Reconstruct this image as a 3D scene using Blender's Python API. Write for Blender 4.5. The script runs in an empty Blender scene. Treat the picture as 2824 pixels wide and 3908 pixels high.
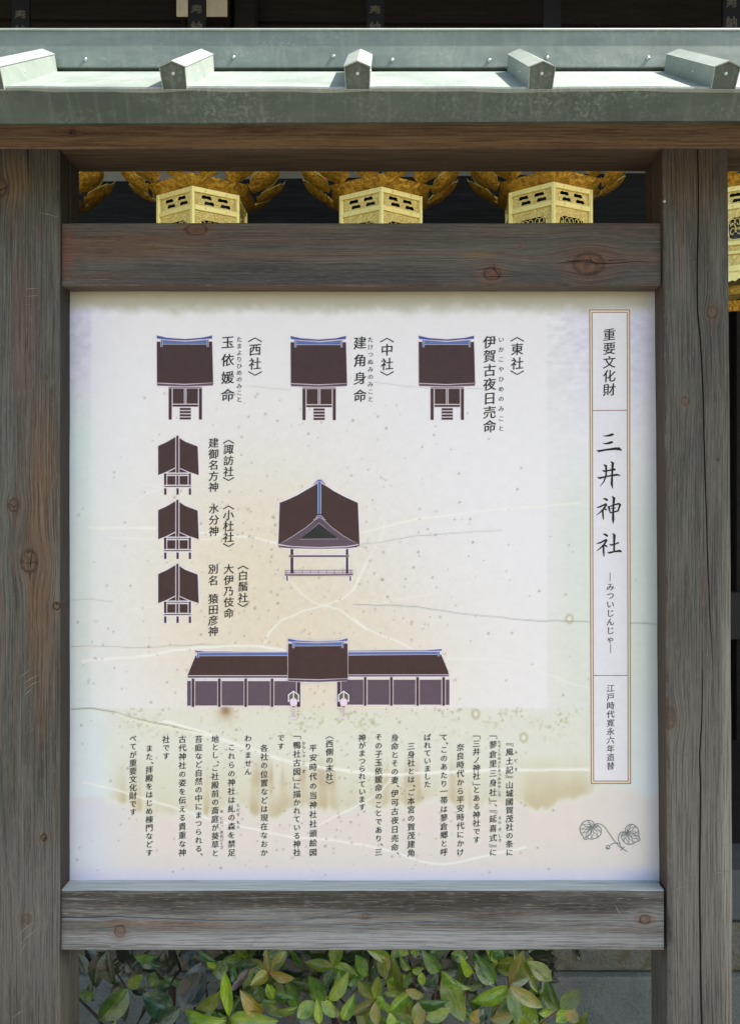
import bpy, bmesh, math, random
import numpy as np
from mathutils import Vector, Matrix
from mathutils.geometry import tessellate_polygon

random.seed(7); rng = np.random.default_rng(7)
PI = math.pi
S = bpy.context.scene
COL = S.collection

# ------------------------------------------------------------------ camera
F = 3000.0; VX = 1449.0; VY = 1950.0; CH = 1.5      # focal length in photo pixels, level view, eye height
cam_d = bpy.data.cameras.new('camera'); cam = bpy.data.objects.new('camera', cam_d); COL.objects.link(cam)
cam.location = (0, 0, CH); cam.rotation_euler = (math.radians(90), 0, 0)
cam_d.sensor_width = 36; cam_d.sensor_height = 36; cam_d.sensor_fit = 'VERTICAL'
cam_d.lens = F/3908*36
cam_d.shift_x = -(VX-1412)/3908; cam_d.shift_y = (VY-1954)/3908
cam_d.clip_start = 0.05; cam_d.clip_end = 500
S.camera = cam

# ------------------------------------------------------------------ light
SUN = Vector((0.575, -0.085, 0.81)).normalized()
w = bpy.data.worlds.new('World'); S.world = w; w.use_nodes = True
nt = w.node_tree; nt.nodes.clear()
sky = nt.nodes.new('ShaderNodeTexSky'); sky.sky_type = 'NISHITA'; sky.sun_disc = False
sky.sun_elevation = math.asin(SUN.z); sky.sun_rotation = math.atan2(SUN.x, SUN.y)
sky.air_density = 1.0; sky.dust_density = 2.0; sky.ozone_density = 1.0
bg = nt.nodes.new('ShaderNodeBackground'); bg.inputs[1].default_value = 0.15
wo = nt.nodes.new('ShaderNodeOutputWorld')
tn = nt.nodes.new('ShaderNodeMix'); tn.data_type = 'RGBA'; tn.blend_type = 'MULTIPLY'; tn.inputs[0].default_value = 1
tn.inputs[7].default_value = (1.10, 1.0, .88, 1)          # the camera's white balance
nt.links.new(sky.outputs[0], tn.inputs[6]); nt.links.new(tn.outputs[2], bg.inputs[0]); nt.links.new(bg.outputs[0], wo.inputs[0])
sl = bpy.data.lights.new('sun', 'SUN'); sl.energy = 5.0; sl.angle = math.radians(0.5); sl.color = (1, .95, .87)
so = bpy.data.objects.new('sun', sl); COL.objects.link(so)
so.rotation_euler = SUN.to_track_quat('Z', 'Y').to_euler(); so.location = (3, -1, 6)
S.view_settings.view_transform = 'Standard'; S.view_settings.look = 'None'
S.view_settings.gamma = 1; S.view_settings.use_curve_mapping = False
S.view_settings.exposure = 1.32
S.cycles.max_bounces = 8; S.cycles.caustics_reflective = False; S.cycles.caustics_refractive = False

# ------------------------------------------------------------------ helpers
def P(px, py, d):                       # a point of the photo at the distance d it stands at
    return Vector(((px-VX)*d/F, d, CH+(VY-py)*d/F))
def lin(c):
    return tuple(((v/255)/12.92 if v <= 10.3 else (((v/255)+.055)/1.055)**2.4) for v in c)
def tag(o, label=None, cat=None, group=None, kind=None):
    if label: o['label'] = label
    if cat: o['category'] = cat
    if group: o['group'] = group
    if kind: o['kind'] = kind
    return o
def empty(name, loc, label=None, cat=None, group=None):
    o = bpy.data.objects.new(name, None); o.location = loc; o.empty_display_size = .1
    COL.objects.link(o); tag(o, label, cat, group); return o
def link(name, me, parent=None, mat=None):
    if mat is not None and not me.materials: me.materials.append(mat)
    o = bpy.data.objects.new(name, me); COL.objects.link(o)
    if parent is not None:
        o.parent = parent
        loc = Vector((0, 0, 0)); p = parent
        while p: loc += p.location; p = p.parent
        o.location = -loc            # meshes are written in place; parents never turn
    return o
def mesh(name, verts, faces, parent=None, mat=None, smooth=False):
    me = bpy.data.meshes.new(name); me.from_pydata([tuple(v) for v in verts], [], faces); me.update()
    if smooth: me.polygons.foreach_set('use_smooth', [True]*len(me.polygons))
    return link(name, me, parent, mat)
class MB:
    def __init__(s): s.v = []; s.f = []
    def add(s, vs, fs):
        b = len(s.v); s.v += [tuple(v) for v in vs]; s.f += [tuple(i+b for i in f) for f in fs]; return s
    def box(s, x0, x1, y0, y1, z0, z1, ch=0):
        bm = bmesh.new(); bmesh.ops.create_cube(bm, size=1)
        for v in bm.verts: v.co = Vector(((x0+x1)/2+v.co.x*(x1-x0), (y0+y1)/2+v.co.y*(y1-y0), (z0+z1)/2+v.co.z*(z1-z0)))
        if ch: bmesh.ops.bevel(bm, geom=bm.edges[:], offset=ch, segments=1, affect='EDGES')
        bm.verts.index_update(); s.add([v.co for v in bm.verts], [[v.index for v in f.verts] for f in bm.faces]); bm.free(); return s
    def tube(s, pts, rad, n=6, cap=True):
        pts = [Vector(p) for p in pts]; rings = []
        for i, p in enumerate(pts):
            d = (pts[min(i+1, len(pts)-1)]-pts[max(i-1, 0)]).normalized()
            a = d.cross(Vector((0, 0, 1)) if abs(d.z) < .9 else Vector((1, 0, 0))).normalized(); b = d.cross(a)
            r = rad[i] if isinstance(rad, (list, tuple)) else rad
            rings.append([p+(a*math.cos(2*PI*k/n)+b*math.sin(2*PI*k/n))*r for k in range(n)])
        vs = [v for r in rings for v in r]; fs = []
        for i in range(len(pts)-1):
            for k in range(n): fs.append((i*n+k, i*n+(k+1) % n, (i+1)*n+(k+1) % n, (i+1)*n+k))
        if cap: fs.append(tuple(range(n))[::-1]); fs.append(tuple((len(pts)-1)*n+k for k in range(n)))
        return s.add(vs, fs)
    def dome(s, c, nrm, r, h, n=10):
        nrm = Vector(nrm).normalized(); a = nrm.orthogonal().normalized(); b = nrm.cross(a); vs = []; c = Vector(c)
        for rr, hh in ((1, 0), (.85, .6), (.45, .93)):
            vs += [c+(a*math.cos(2*PI*k/n)+b*math.sin(2*PI*k/n))*r*rr+nrm*h*hh for k in range(n)]
        vs.append(c+nrm*h); fs = []
        for i in range(2):
            for k in range(n): fs.append((i*n+k, i*n+(k+1) % n, (i+1)*n+(k+1) % n, (i+1)*n+k))
        for k in range(n): fs.append((2*n+k, 2*n+(k+1) % n, 3*n))
        return s.add(vs, fs)
    def build(s, name, mat, parent=None, smooth=False): return mesh(name, s.v, s.f, parent, mat, smooth)

# ------------------------------------------------------------------ materials
def newmat(name):
    m = bpy.data.materials.new(name); m.use_nodes = True
    n = m.node_tree; b = n.nodes['Principled BSDF']; return m, n, b
class N:                                # tiny node builder
    def __init__(s, n): s.n = n
    def node(s, t, **k):
        x = s.n.nodes.new(t)
        for a, b in k.items(): setattr(x, a, b)
        return x
    def put(s, sock, v):
        if isinstance(v, bpy.types.NodeSocket): s.n.links.new(v, sock)
        elif v is not None: sock.default_value = v
    def m(s, op, a, b=None, c=None):
        x = s.node('ShaderNodeMath', operation=op); s.put(x.inputs[0], a); s.put(x.inputs[1], b)
        if c is not None: s.put(x.inputs[2], c)
        return x.outputs[0]
    def xyz(s, a, b, c):
        x = s.node('ShaderNodeCombineXYZ')
        for i, v in enumerate((a, b, c)): s.put(x.inputs[i], v)
        return x.outputs[0]
    def noise(s, vec, scale=1, detail=3, rough=.55, dist=0):
        x = s.node('ShaderNodeTexNoise'); s.put(x.inputs['Vector'], vec)
        x.inputs['Scale'].default_value = scale; x.inputs['Detail'].default_value = detail
        x.inputs['Roughness'].default_value = rough; x.inputs['Distortion'].default_value = dist
        return x.outputs['Fac']
    def mix(s, f, a, b, mode='MIX'):
        x = s.node('ShaderNodeMix', data_type='RGBA', blend_type=mode)
        s.put(x.inputs[0], f)
        for i, v in ((6, a), (7, b)):
            s.put(x.inputs[i], v if isinstance(v, bpy.types.NodeSocket) else (*v, 1))
        return x.outputs[2]
    def ramp(s, f, stops):
        x = s.node('ShaderNodeValToRGB'); s.put(x.inputs[0], f); e = x.color_ramp.elements
        while len(e) < len(stops): e.new(.5)
        for i, (p, c) in enumerate(stops):
            e[i].position = p; e[i].color = (c, c, c, 1) if not isinstance(c, tuple) else (*c, 1)
        return x.outputs[0]
    def step(s, f, a, b):
        x = s.node('ShaderNodeMapRange', interpolation_type='SMOOTHSTEP'); s.put(x.inputs[0], f)
        x.inputs[1].default_value = a; x.inputs[2].default_value = b; return x.outputs[0]
    def pos(s): return s.node('ShaderNodeNewGeometry').outputs['Position']
    def obj(s): return s.node('ShaderNodeTexCoord').outputs['Object']
def bump(g, b, h, strength, dist=.002):
    x = g.node('ShaderNodeBump'); g.put(x.inputs['Height'], h); x.inputs['Strength'].default_value = strength
    x.inputs['Distance'].default_value = dist; g.n.links.new(x.outputs[0], b.inputs['Normal'])

def wood(name, axis, pal, knots=(), seed=0, rough=.75, patch=(), light=None, contrast=1.0, bstr=.6, fine=260, sky_bleach=None, sides=None, under=None):
    """weathered timber; axis = grain direction. pal: dark, mid, pale, red (display rgb).
    knots: (x, z, r along grain, r across, darkness). patch: (x, z, rx, rz, rgb, strength)"""
    m, n, b = newmat(name); g = N(n)
    sp = g.node('ShaderNodeSeparateXYZ'); n.links.new(g.pos(), sp.inputs[0])
    X, Y, Z = sp.outputs
    a, c = (X, Z) if axis == 'X' else (Z, X)
    wob = g.noise(g.xyz(g.m('MULTIPLY', a, 2.2), g.m('MULTIPLY', c, 3), seed*3.1), 1, 2)
    cc = g.m('ADD', c, g.m('MULTIPLY', g.m('SUBTRACT', wob, .5), .014))
    kn = g.noise(g.pos(), 75, 3, .7)
    black = None; kmask = None; halo = None; ring = None; dark = None
    for (kx, kz, ra, rc, dk) in knots:
        ka, kc = (kx, kz) if axis == 'X' else (kz, kx)
        da = g.m('SUBTRACT', a, ka); dc = g.m('SUBTRACT', c, kc)
        q = g.m('ADD', g.m('POWER', g.m('DIVIDE', da, ra), 2.0), g.m('POWER', g.m('DIVIDE', dc, rc), 2.0))
        q = g.m('SQRT', q)
        w3 = g.m('EXPONENT', g.m('MULTIPLY', g.m('MULTIPLY', q, q), -.26))
        cc = g.m('SUBTRACT', cc, g.m('MULTIPLY', g.m('MULTIPLY', dc, .72), w3))
        q = g.m('ADD', q, g.m('MULTIPLY', g.m('SUBTRACT', kn, .5), 1.1))
        k = g.m('SUBTRACT', 1.0, g.step(q, .7, 1.15)); k0 = k; k = g.m('MULTIPLY', k, min(dk, 1.0))
        if dk >= 1.2: k0 = g.m('MULTIPLY', k0, g.step(kn, .62, .40)); black = k0 if black is None else g.m('MAXIMUM', black, k0)
        h = g.m('SUBTRACT', 1.0, g.step(q, .9, 2.6)); h = g.m('MULTIPLY', h, dk)
        r_ = g.m('ABSOLUTE', g.m('SUBTRACT', q, .95)); r_ = g.m('MULTIPLY', g.m('SUBTRACT', 1.0, g.step(r_, 0, .26)), g.m('MULTIPLY', g.step(kn, .30, .62), dk))
        kmask = k if kmask is None else g.m('MAXIMUM', kmask, k)
        halo = h if halo is None else g.m('MAXIMUM', halo, h)
        ring = r_ if ring is None else g.m('MAXIMUM', ring, r_)
    side = g.m('MULTIPLY', Y, 1.0)
    v1 = g.xyz(g.m('MULTIPLY', a, 7), g.m('MULTIPLY', g.m('ADD', cc, side), fine*1.7), seed)
    v2 = g.xyz(g.m('MULTIPLY', a, 1.6), g.m('MULTIPLY', g.m('ADD', cc, side), fine*.3), seed+5)
    v3 = g.xyz(g.m('MULTIPLY', a, 3.0), g.m('MULTIPLY', g.m('ADD', cc, side), 22), seed+9)
    v4 = g.xyz(g.m('MULTIPLY', a, 45), g.m('MULTIPLY', g.m('ADD', c, side), 620), seed+2)
    n1 = g.noise(v1, 1, 4, .6); n2 = g.noise(v2, 1, 3); n3 = g.noise(v3, 1, 3, .6); n4 = g.noise(v4, 1, 2)
    dk_, md, pl, rd = [lin(x) for x in pal]
    col = g.mix(g.step(n3, .3, .7), md, pl)
    col = g.mix(g.m('MULTIPLY', g.step(n2, .48, .72), .65), col, rd)
    for (x_, z_, rx, rz, rgb, st) in patch:
        q = g.m('ADD', g.m('POWER', g.m('DIVIDE', g.m('SUBTRACT', X, x_), rx), 2.0), g.m('POWER', g.m('DIVIDE', g.m('SUBTRACT', Z, z_), rz), 2.0))
        q = g.m('ADD', g.m('SQRT', q), g.m('MULTIPLY', g.m('SUBTRACT', n3, .5), 1.2))
        col = g.mix(g.m('MULTIPLY', g.m('SUBTRACT', 1.0, g.step(q, .3, 1.15)), st), col, lin(rgb))
    streak = g.step(n1, .56, .34)
    col = g.mix(g.m('MULTIPLY', streak, .5*contrast), col, dk_)
    col = g.mix(g.m('MULTIPLY', g.step(n1, .55, .72), .28*contrast), col, tuple(min(1, v*1.9) for v in pl))
    col = g.mix(g.m('MULTIPLY', g.step(n4, .54, .75), .42), col, tuple(v*1.7 for v in pl))
    col = g.mix(g.m('MULTIPLY', g.step(n4, .44, .25), .45), col, dk_)
    if knots:
        col = g.mix(g.m('MULTIPLY', halo, .5), col, g.mix(g.step(n1, .4, .6), tuple(v*.6 for v in rd), tuple(v*1.25 for v in rd)))
        col = g.mix(g.m('MULTIPLY', kmask, .6), col, g.mix(g.step(kn, .4, .6), tuple(v*.5 for v in rd), (rd[0]*1.2, rd[1]*1.0, rd[2]*.9)))
        if black is not None: col = g.mix(g.m('MULTIPLY', black, .9), col, (.008, .008, .008))
        col = g.mix(g.m('MULTIPLY', ring, .75), col, tuple(v*.45 for v in dk_))
    if sides:                                # side faces darker, fading out below the lower rail
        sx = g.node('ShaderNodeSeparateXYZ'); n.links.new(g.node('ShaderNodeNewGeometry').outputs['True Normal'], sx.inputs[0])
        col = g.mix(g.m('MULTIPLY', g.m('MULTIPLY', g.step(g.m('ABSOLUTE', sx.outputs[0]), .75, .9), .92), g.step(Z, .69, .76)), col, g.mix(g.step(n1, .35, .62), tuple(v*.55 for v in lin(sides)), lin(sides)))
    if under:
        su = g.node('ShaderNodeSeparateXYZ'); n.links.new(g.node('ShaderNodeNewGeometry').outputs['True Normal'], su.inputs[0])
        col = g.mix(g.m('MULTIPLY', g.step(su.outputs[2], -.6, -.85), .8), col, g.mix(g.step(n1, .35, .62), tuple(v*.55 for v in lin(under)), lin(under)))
    if sky_bleach:                               # upper faces paler: weathering, with sky light put into the colour
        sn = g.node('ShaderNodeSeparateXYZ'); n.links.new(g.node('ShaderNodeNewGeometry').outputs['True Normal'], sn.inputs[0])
        col = g.mix(g.m('MULTIPLY', g.step(sn.outputs[2], .3, .7), .85), col, g.mix(g.step(n1, .35, .6), tuple(v*.6 for v in lin(sky_bleach)), lin(sky_bleach)))
    n.links.new(col, b.inputs['Base Color'])
    b.inputs['Roughness'].default_value = rough; b.inputs['Specular IOR Level'].default_value = .35
    hgt = g.m('ADD', n1, g.m('MULTIPLY', n2, .6))
    if knots: hgt = g.m('SUBTRACT', hgt, g.m('MULTIPLY', ring, .8))
    bump(g, b, hgt, bstr, .0012)
    return m

def plain(name, rgb, rough=.6, metal=0, noise=None, bmp=None, spec=.5, coat=0):
    """noise = (scale, amount, rgb2); bmp = (scale, strength, dist)"""
    m, n, b = newmat(name); g = N(n); c = lin(rgb)
    b.inputs['Roughness'].default_value = rough; b.inputs['Metallic'].default_value = metal
    b.inputs['Specular IOR Level'].default_value = spec; b.inputs['Coat Weight'].default_value = coat
    if noise:
        f = g.noise(g.pos(), noise[0], 5, .65)
        n.links.new(g.mix(g.m('MULTIPLY', g.step(f, .35, .68), noise[1]), c, lin(noise[2])), b.inputs['Base Color'])
    else: b.inputs['Base Color'].default_value = (*c, 1)
    if bmp: bump(g, b, g.noise(g.pos(), bmp[0], 4, .6), bmp[1], bmp[2])
    return m

# aged green-grey copper sheet
def metal_mat(name, rgb, rgb2, rgb3, vert=True):
    m, n, b = newmat(name); g = N(n); p = g.pos()
    sp = g.node('ShaderNodeSeparateXYZ'); n.links.new(p, sp.inputs[0])
    f1 = g.noise(p, 9, 5, .65); f2 = g.noise(g.xyz(g.m('MULTIPLY', sp.outputs[0], 95), sp.outputs[1], g.m('MULTIPLY', sp.outputs[2], 12)), 1, 4, .6)
    f3 = g.noise(p, 190, 5, .8); f4 = g.noise(g.xyz(g.m('MULTIPLY', sp.outputs[0], 6), sp.outputs[1], g.m('MULTIPLY', sp.outputs[2], 22)), 1, 5, .7)
    col = g.mix(g.step(f1, .35, .65), lin(rgb), lin(rgb2))
    col = g.mix(g.m('MULTIPLY', g.step(f2, .5, .75), .4), col, lin(rgb3))
    col = g.mix(g.m('MULTIPLY', g.step(f3, .46, .68), g.step(f4, .42, .6)), col, lin(rgb3)); col = g.mix(g.m('MULTIPLY', g.step(f4, .5, .3), .35), col, tuple(v*.7 for v in lin(rgb)))
    n.links.new(col, b.inputs['Base Color']); b.inputs['Metallic'].default_value = .15
    n.links.new(g.m('ADD', .42, g.m('MULTIPLY', f1, .25)), b.inputs['Roughness'])
    bump(g, b, g.m('ADD', g.m('MULTIPLY', g.noise(p, 14, 2), 3.0), g.m('MULTIPLY', f3, .15)), .35, .002)
    return m
M_sheet = metal_mat('roof_sheet_metal', (130, 143, 136), (142, 153, 146), (166, 173, 166))
M_ridge = metal_mat('ridge_cover_metal', (106, 119, 112), (116, 129, 121), (136, 146, 138))
M_lip = metal_mat('ridge_lip_metal', (176, 186, 178), (186, 194, 188), (200, 204, 198))
M_fascia = metal_mat('fascia_metal', (64, 77, 70), (76, 88, 79), (112, 124, 115))
M_rivet = plain('rivet_steel', (190, 195, 195), .3, .9)
M_dark = plain('dark_void', (14, 13, 12), .9)
# timber
PG = ((24, 24, 22), (70, 69, 62), (95, 94, 87), (94, 78, 62))
def K(px, py, rx, ry, dk=1, d=1.35): p = P(px, py, d); return (p.x, p.z, 0, 0, dk, rx, ry)
def KN(axis, lst, d=1.35):             # (px, py, half-width, half-height, darkness) in photo pixels
    o = []
    for (px, py, rx, ry, dk) in lst:
        p = P(px, py, d); o.append((p.x, p.z, (rx if axis == 'X' else ry)*d/F, (ry if axis == 'X' else rx)*d/F, dk))
    return o
def PT(lst, d=1.35):
    o = []
    for (px, py, rx, ry, rgb, st) in lst:
        p = P(px, py, d); o.append((p.x, p.z, rx*d/F, ry*d/F, rgb, st))
    return o
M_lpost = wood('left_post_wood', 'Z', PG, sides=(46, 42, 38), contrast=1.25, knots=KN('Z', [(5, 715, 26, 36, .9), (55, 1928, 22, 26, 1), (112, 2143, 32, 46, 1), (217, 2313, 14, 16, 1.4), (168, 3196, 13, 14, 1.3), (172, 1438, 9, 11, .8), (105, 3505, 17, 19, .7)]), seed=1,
    patch=PT([(60, 690, 60, 120, (118, 94, 70), .75), (90, 1250, 60, 420, (100, 84, 72), .6), (160, 2100, 75, 700, (108, 84, 62), .75), (120, 3500, 400, 420, (104, 102, 97), .6)]))
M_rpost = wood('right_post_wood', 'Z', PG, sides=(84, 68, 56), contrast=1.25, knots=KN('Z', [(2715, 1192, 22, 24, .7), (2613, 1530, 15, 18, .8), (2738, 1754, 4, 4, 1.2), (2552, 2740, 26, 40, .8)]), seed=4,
    patch=PT([(2640, 680, 170, 160, (96, 84, 70), .6), (2640, 3300, 260, 900, (112, 110, 104), .75), (2780, 3000, 40, 1300, (140, 138, 130), .8)]))
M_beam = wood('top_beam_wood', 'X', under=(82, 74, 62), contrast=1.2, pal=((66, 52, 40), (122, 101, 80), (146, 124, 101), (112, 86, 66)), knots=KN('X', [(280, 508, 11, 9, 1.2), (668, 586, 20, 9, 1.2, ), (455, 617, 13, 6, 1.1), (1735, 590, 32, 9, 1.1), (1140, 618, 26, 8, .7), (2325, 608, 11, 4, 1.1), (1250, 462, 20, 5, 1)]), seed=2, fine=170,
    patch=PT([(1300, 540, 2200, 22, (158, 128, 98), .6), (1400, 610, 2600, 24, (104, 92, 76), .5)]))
M_urail = wood('upper_rail_wood', 'X', ((36, 32, 30), (76, 73, 67), (96, 92, 84), (104, 76, 60)), KN('X', [(745, 868, 44, 22, .9), (1880, 1038, 34, 26, 1), (2252, 1000, 60, 44, 1), (1990, 930, 6, 6, .8), (583, 932, 8, 6, .7), (855, 1105, 15, 5, 1.1), (1343, 1104, 15, 4, 1)]), 3,
    patch=PT([(480, 940, 420, 60, (104, 78, 60), .65), (250, 960, 30, 130, (112, 72, 58), .7), (1830, 965, 110, 16, (120, 98, 64), .8), (1400, 1040, 1400, 60, (66, 64, 62), .6), (1400, 1105, 1600, 22, (118, 90, 76), .8)]))
M_lrail = wood('lower_rail_wood', 'X', contrast=1.2, pal=((34, 31, 29), (84, 82, 76), (124, 126, 124), (104, 84, 70)), knots=KN('X', [(452, 3564, 22, 24, .9), (1394, 3505, 13, 11, .9), (2466, 3520, 22, 18, 1.1), ]), seed=6, rough=.7, sky_bleach=(176, 190, 190),
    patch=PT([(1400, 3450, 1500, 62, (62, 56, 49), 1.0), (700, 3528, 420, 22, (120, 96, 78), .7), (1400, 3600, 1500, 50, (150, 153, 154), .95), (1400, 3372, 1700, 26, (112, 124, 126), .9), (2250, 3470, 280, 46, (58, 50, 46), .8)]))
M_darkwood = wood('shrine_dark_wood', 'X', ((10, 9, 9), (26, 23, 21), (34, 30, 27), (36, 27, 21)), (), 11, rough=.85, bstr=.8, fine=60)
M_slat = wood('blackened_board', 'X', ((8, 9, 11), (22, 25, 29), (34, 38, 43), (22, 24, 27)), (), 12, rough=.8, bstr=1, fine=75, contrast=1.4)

# ------------------------------------------------------------------ timber with real splits
def wobble(seed, amp):
    ph = [random.Random(seed*31+i).uniform(0, 6.28) for i in range(4)]
    return lambda t: amp*(math.sin(t*9+ph[0])*.5+math.sin(t*23+ph[1])*.3+math.sin(t*57+ph[2])*.2)
def timber(name, axis, t0, t1, c0f, c1f, y0, y1, mat, parent, cracks=(), ch=.0025, n=60, groove=None, seed=1, amp=.0005, chf=None):
    """axis = long axis ('X' or 'Z'); c0f/c1f give the low/high edge across at t; cracks: (centre(t), halfwidth(t), depth)"""
    wb = [wobble(seed*10+i, amp) for i in range(4)]
    vs = []; fs = []; cracks = sorted(cracks, key=lambda k: k[0]((t0+t1)/2)); m = 0
    for i in range(n+1):
        t = t0+(t1-t0)*i/n; a = c0f(t)+wb[0](t); b_ = c1f(t)+wb[1](t); h = (chf(t) if chf else ch)
        pr = [(a, y0+h), (a+h*.9, y0)]
        for (cf, wf, dp) in cracks:
            c = cf(t); w_ = max(wf(t)*(2.2 if axis == 'X' else 1.5), .00004); dd = dp*min(1, w_/.0004)
            pr += [(c-w_, y0), (c-w_*.25, y0+dd), (c+w_*.25, y0+dd), (c+w_, y0)]
        pr += [(b_-h*.9, y0), (b_, y0+h)]
        if groove and groove[1] > 0: pr += [(b_, groove[0]-.0012), (b_-.004, groove[0]), (b_, groove[0]+.0016)]
        pr += [(b_, y1-ch), (b_-ch, y1), (a+ch, y1), (a, y1-ch)]
        if groove and groove[1] < 0: pr += [(a, groove[0]+.0016), (a+.004, groove[0]), (a, groove[0]-.0012)]
        m = len(pr)
        vs += [(t, y, c) if axis == 'X' else (c, y, t) for c, y in pr]
    for i in range(n):
        for k in range(m):
            q = (i*m+k, i*m+(k+1) % m, (i+1)*m+(k+1) % m, (i+1)*m+k)
            fs.append(q if axis == 'X' else q[::-1])
    fs.append(tuple(range(m))); fs.append(tuple(n*m+k for k in range(m))[::-1])
    o = mesh(name, vs, fs, parent, mat)
    bm = bmesh.new(); bm.from_mesh(o.data); bmesh.ops.recalc_face_normals(bm, faces=bm.faces); bm.to_mesh(o.data); bm.free()
    return o
def interp(pts):
    xs = [p[0] for p in pts]; ys = [p[1] for p in pts]
    return lambda t: float(np.interp(t, xs, ys))
def zc(py, d=1.35): return CH+(VY-py)*d/F
def xc(px, d=1.35): return (px-VX)*d/F

D0 = 1.35; DB = 1.44; DP = 1.3945; DR = 1.359
board = empty('notice_board', (0, D0, 0), 'weathered wooden notice board with green metal roof and a printed white panel between two posts', 'notice board')
ztop = zc(569); zbot = 0.0
# left post
crk = interp([(0, xc(150)), (zc(1300), xc(118)), (zc(800), xc(112)), (zc(560), xc(108))])
timber('post', 'Z', zbot, ztop, lambda t: xc(-60), lambda t: xc(229), D0, DB, M_lpost, board,
       [(crk, interp([(zc(700), .0), (zc(640), .0005), (zc(570), .0008)]), .006)], n=90, groove=(1.397, 1), seed=1)
# right post: leans slightly, split from top to bottom
def crz(lst): return interp(sorted([(zc(y), xc(x)) for x, y in lst]))
c_main = crz([(2660, 560), (2664, 740), (2662, 900), (2659, 1060), (2660, 1180), (2672, 1300), (2682, 1500), (2686, 1700), (2692, 1900), (2699, 2150), (2707, 2330), (2716, 2480), (2720, 2600), (2722, 3900)])
w_main = interp(sorted([(zc(y), v) for y, v in ((560, .0007), (900, .0009), (1500, .0009), (2200, .0007), (2500, .0003), (2620, 0), (3900, 0))]))
c_low = crz([(2650, 560), (2650, 2380), (2682, 2440), (2680, 2600), (2676, 2750), (2668, 2890), (2672, 3000), (2670, 3200), (2668, 3400), (2672, 3700), (2677, 3908), (2680, 4500)])
c_low2 = lambda t: min(c_low(t), c_main(t)-.004)
w_low = interp(sorted([(zc(y), v) for y, v in ((560, 0), (2440, 0), (2520, .0004), (2900, .0009), (3200, .001), (3900, .0012), (4500, .001))]))
timber('post', 'Z', zbot, ztop, crz([(2526, 570), (2536, 1500), (2541, 2400), (2549, 3300), (2551, 3900), (2553, 4400)]),
       crz([(2776, 570), (2783, 1500), (2789, 2400), (2797, 3300), (2799, 3900), (2801, 4400)]), D0, DB, M_rpost, board,
       [(c_low2, w_low, .012), (c_main, w_main, .012)], n=110, groove=(1.397, -1), seed=2,
       chf=interp(sorted([(zc(y), v) for y, v in ((560, .0015), (2200, .002), (3300, .006), (3900, .008))])))
timber('post', 'Z', zbot, ztop, lambda t: 1.72, lambda t: 1.84, D0, DB, M_rpost, board, n=20, seed=3)  # unseen post added to carry the roof lengthened for its shade
timber('post', 'Z', zbot, ztop, lambda t: -1.84, lambda t: -1.72, D0, DB, M_rpost, board, n=20, seed=4)  # unseen post added at the left end of the lengthened roof
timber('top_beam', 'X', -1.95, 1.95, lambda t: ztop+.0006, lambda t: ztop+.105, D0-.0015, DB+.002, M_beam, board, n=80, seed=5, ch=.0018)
timber('upper_rail', 'X', xc(236, DR), xc(2520, DR), lambda t: zc(1091, DR), lambda t: zc(850, DR), DR, 1.43, M_urail, board,
       [(lambda t: zc(1060, DR)+.003*math.sin(t*4), interp([(-.6, 0), (.13, 0), (.2, .0003), (.24, 0), (.6, 0)]), .003),
        (lambda t: zc(1002, DR)+.002*math.sin(t*60), interp([(.3, 0), (.33, .0004), (.4, .0004), (.46, .0002), (.47, 0)]), .003)], n=150, seed=6, ch=.0022)
def cx(lst): return interp([(xc(x, DR), zc(y, DR)) for x, y in lst])
lc1 = cx([(235, 3503), (350, 3503), (430, 3498), (520, 3503), (700, 3510), (850, 3515), (1000, 3512), (1150, 3512), (1300, 3492), (1345, 3482), (1400, 3480), (1500, 3482), (1600, 3484), (1700, 3478), (2532, 3472)])
lc2 = cx([(235, 3540), (330, 3548), (400, 3543), (450, 3538), (500, 3544), (700, 3548), (1000, 3536), (1200, 3529), (1330, 3529), (1370, 3534), (1420, 3532), (1500, 3524), (1700, 3520), (1900, 3500), (2100, 3490), (2400, 3486), (2480, 3484), (2532, 3490)])
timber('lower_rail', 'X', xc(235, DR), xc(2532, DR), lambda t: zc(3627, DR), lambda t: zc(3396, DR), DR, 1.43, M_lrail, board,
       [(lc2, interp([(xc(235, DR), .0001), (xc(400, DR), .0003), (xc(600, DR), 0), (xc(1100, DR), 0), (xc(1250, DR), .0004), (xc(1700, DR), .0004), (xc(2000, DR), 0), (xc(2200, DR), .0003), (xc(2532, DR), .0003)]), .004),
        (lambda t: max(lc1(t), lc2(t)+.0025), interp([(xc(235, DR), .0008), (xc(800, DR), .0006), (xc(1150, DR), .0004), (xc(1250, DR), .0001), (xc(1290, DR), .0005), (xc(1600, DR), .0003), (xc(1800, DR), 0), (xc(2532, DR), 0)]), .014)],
       n=150, seed=7, ch=.0016)

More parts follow.
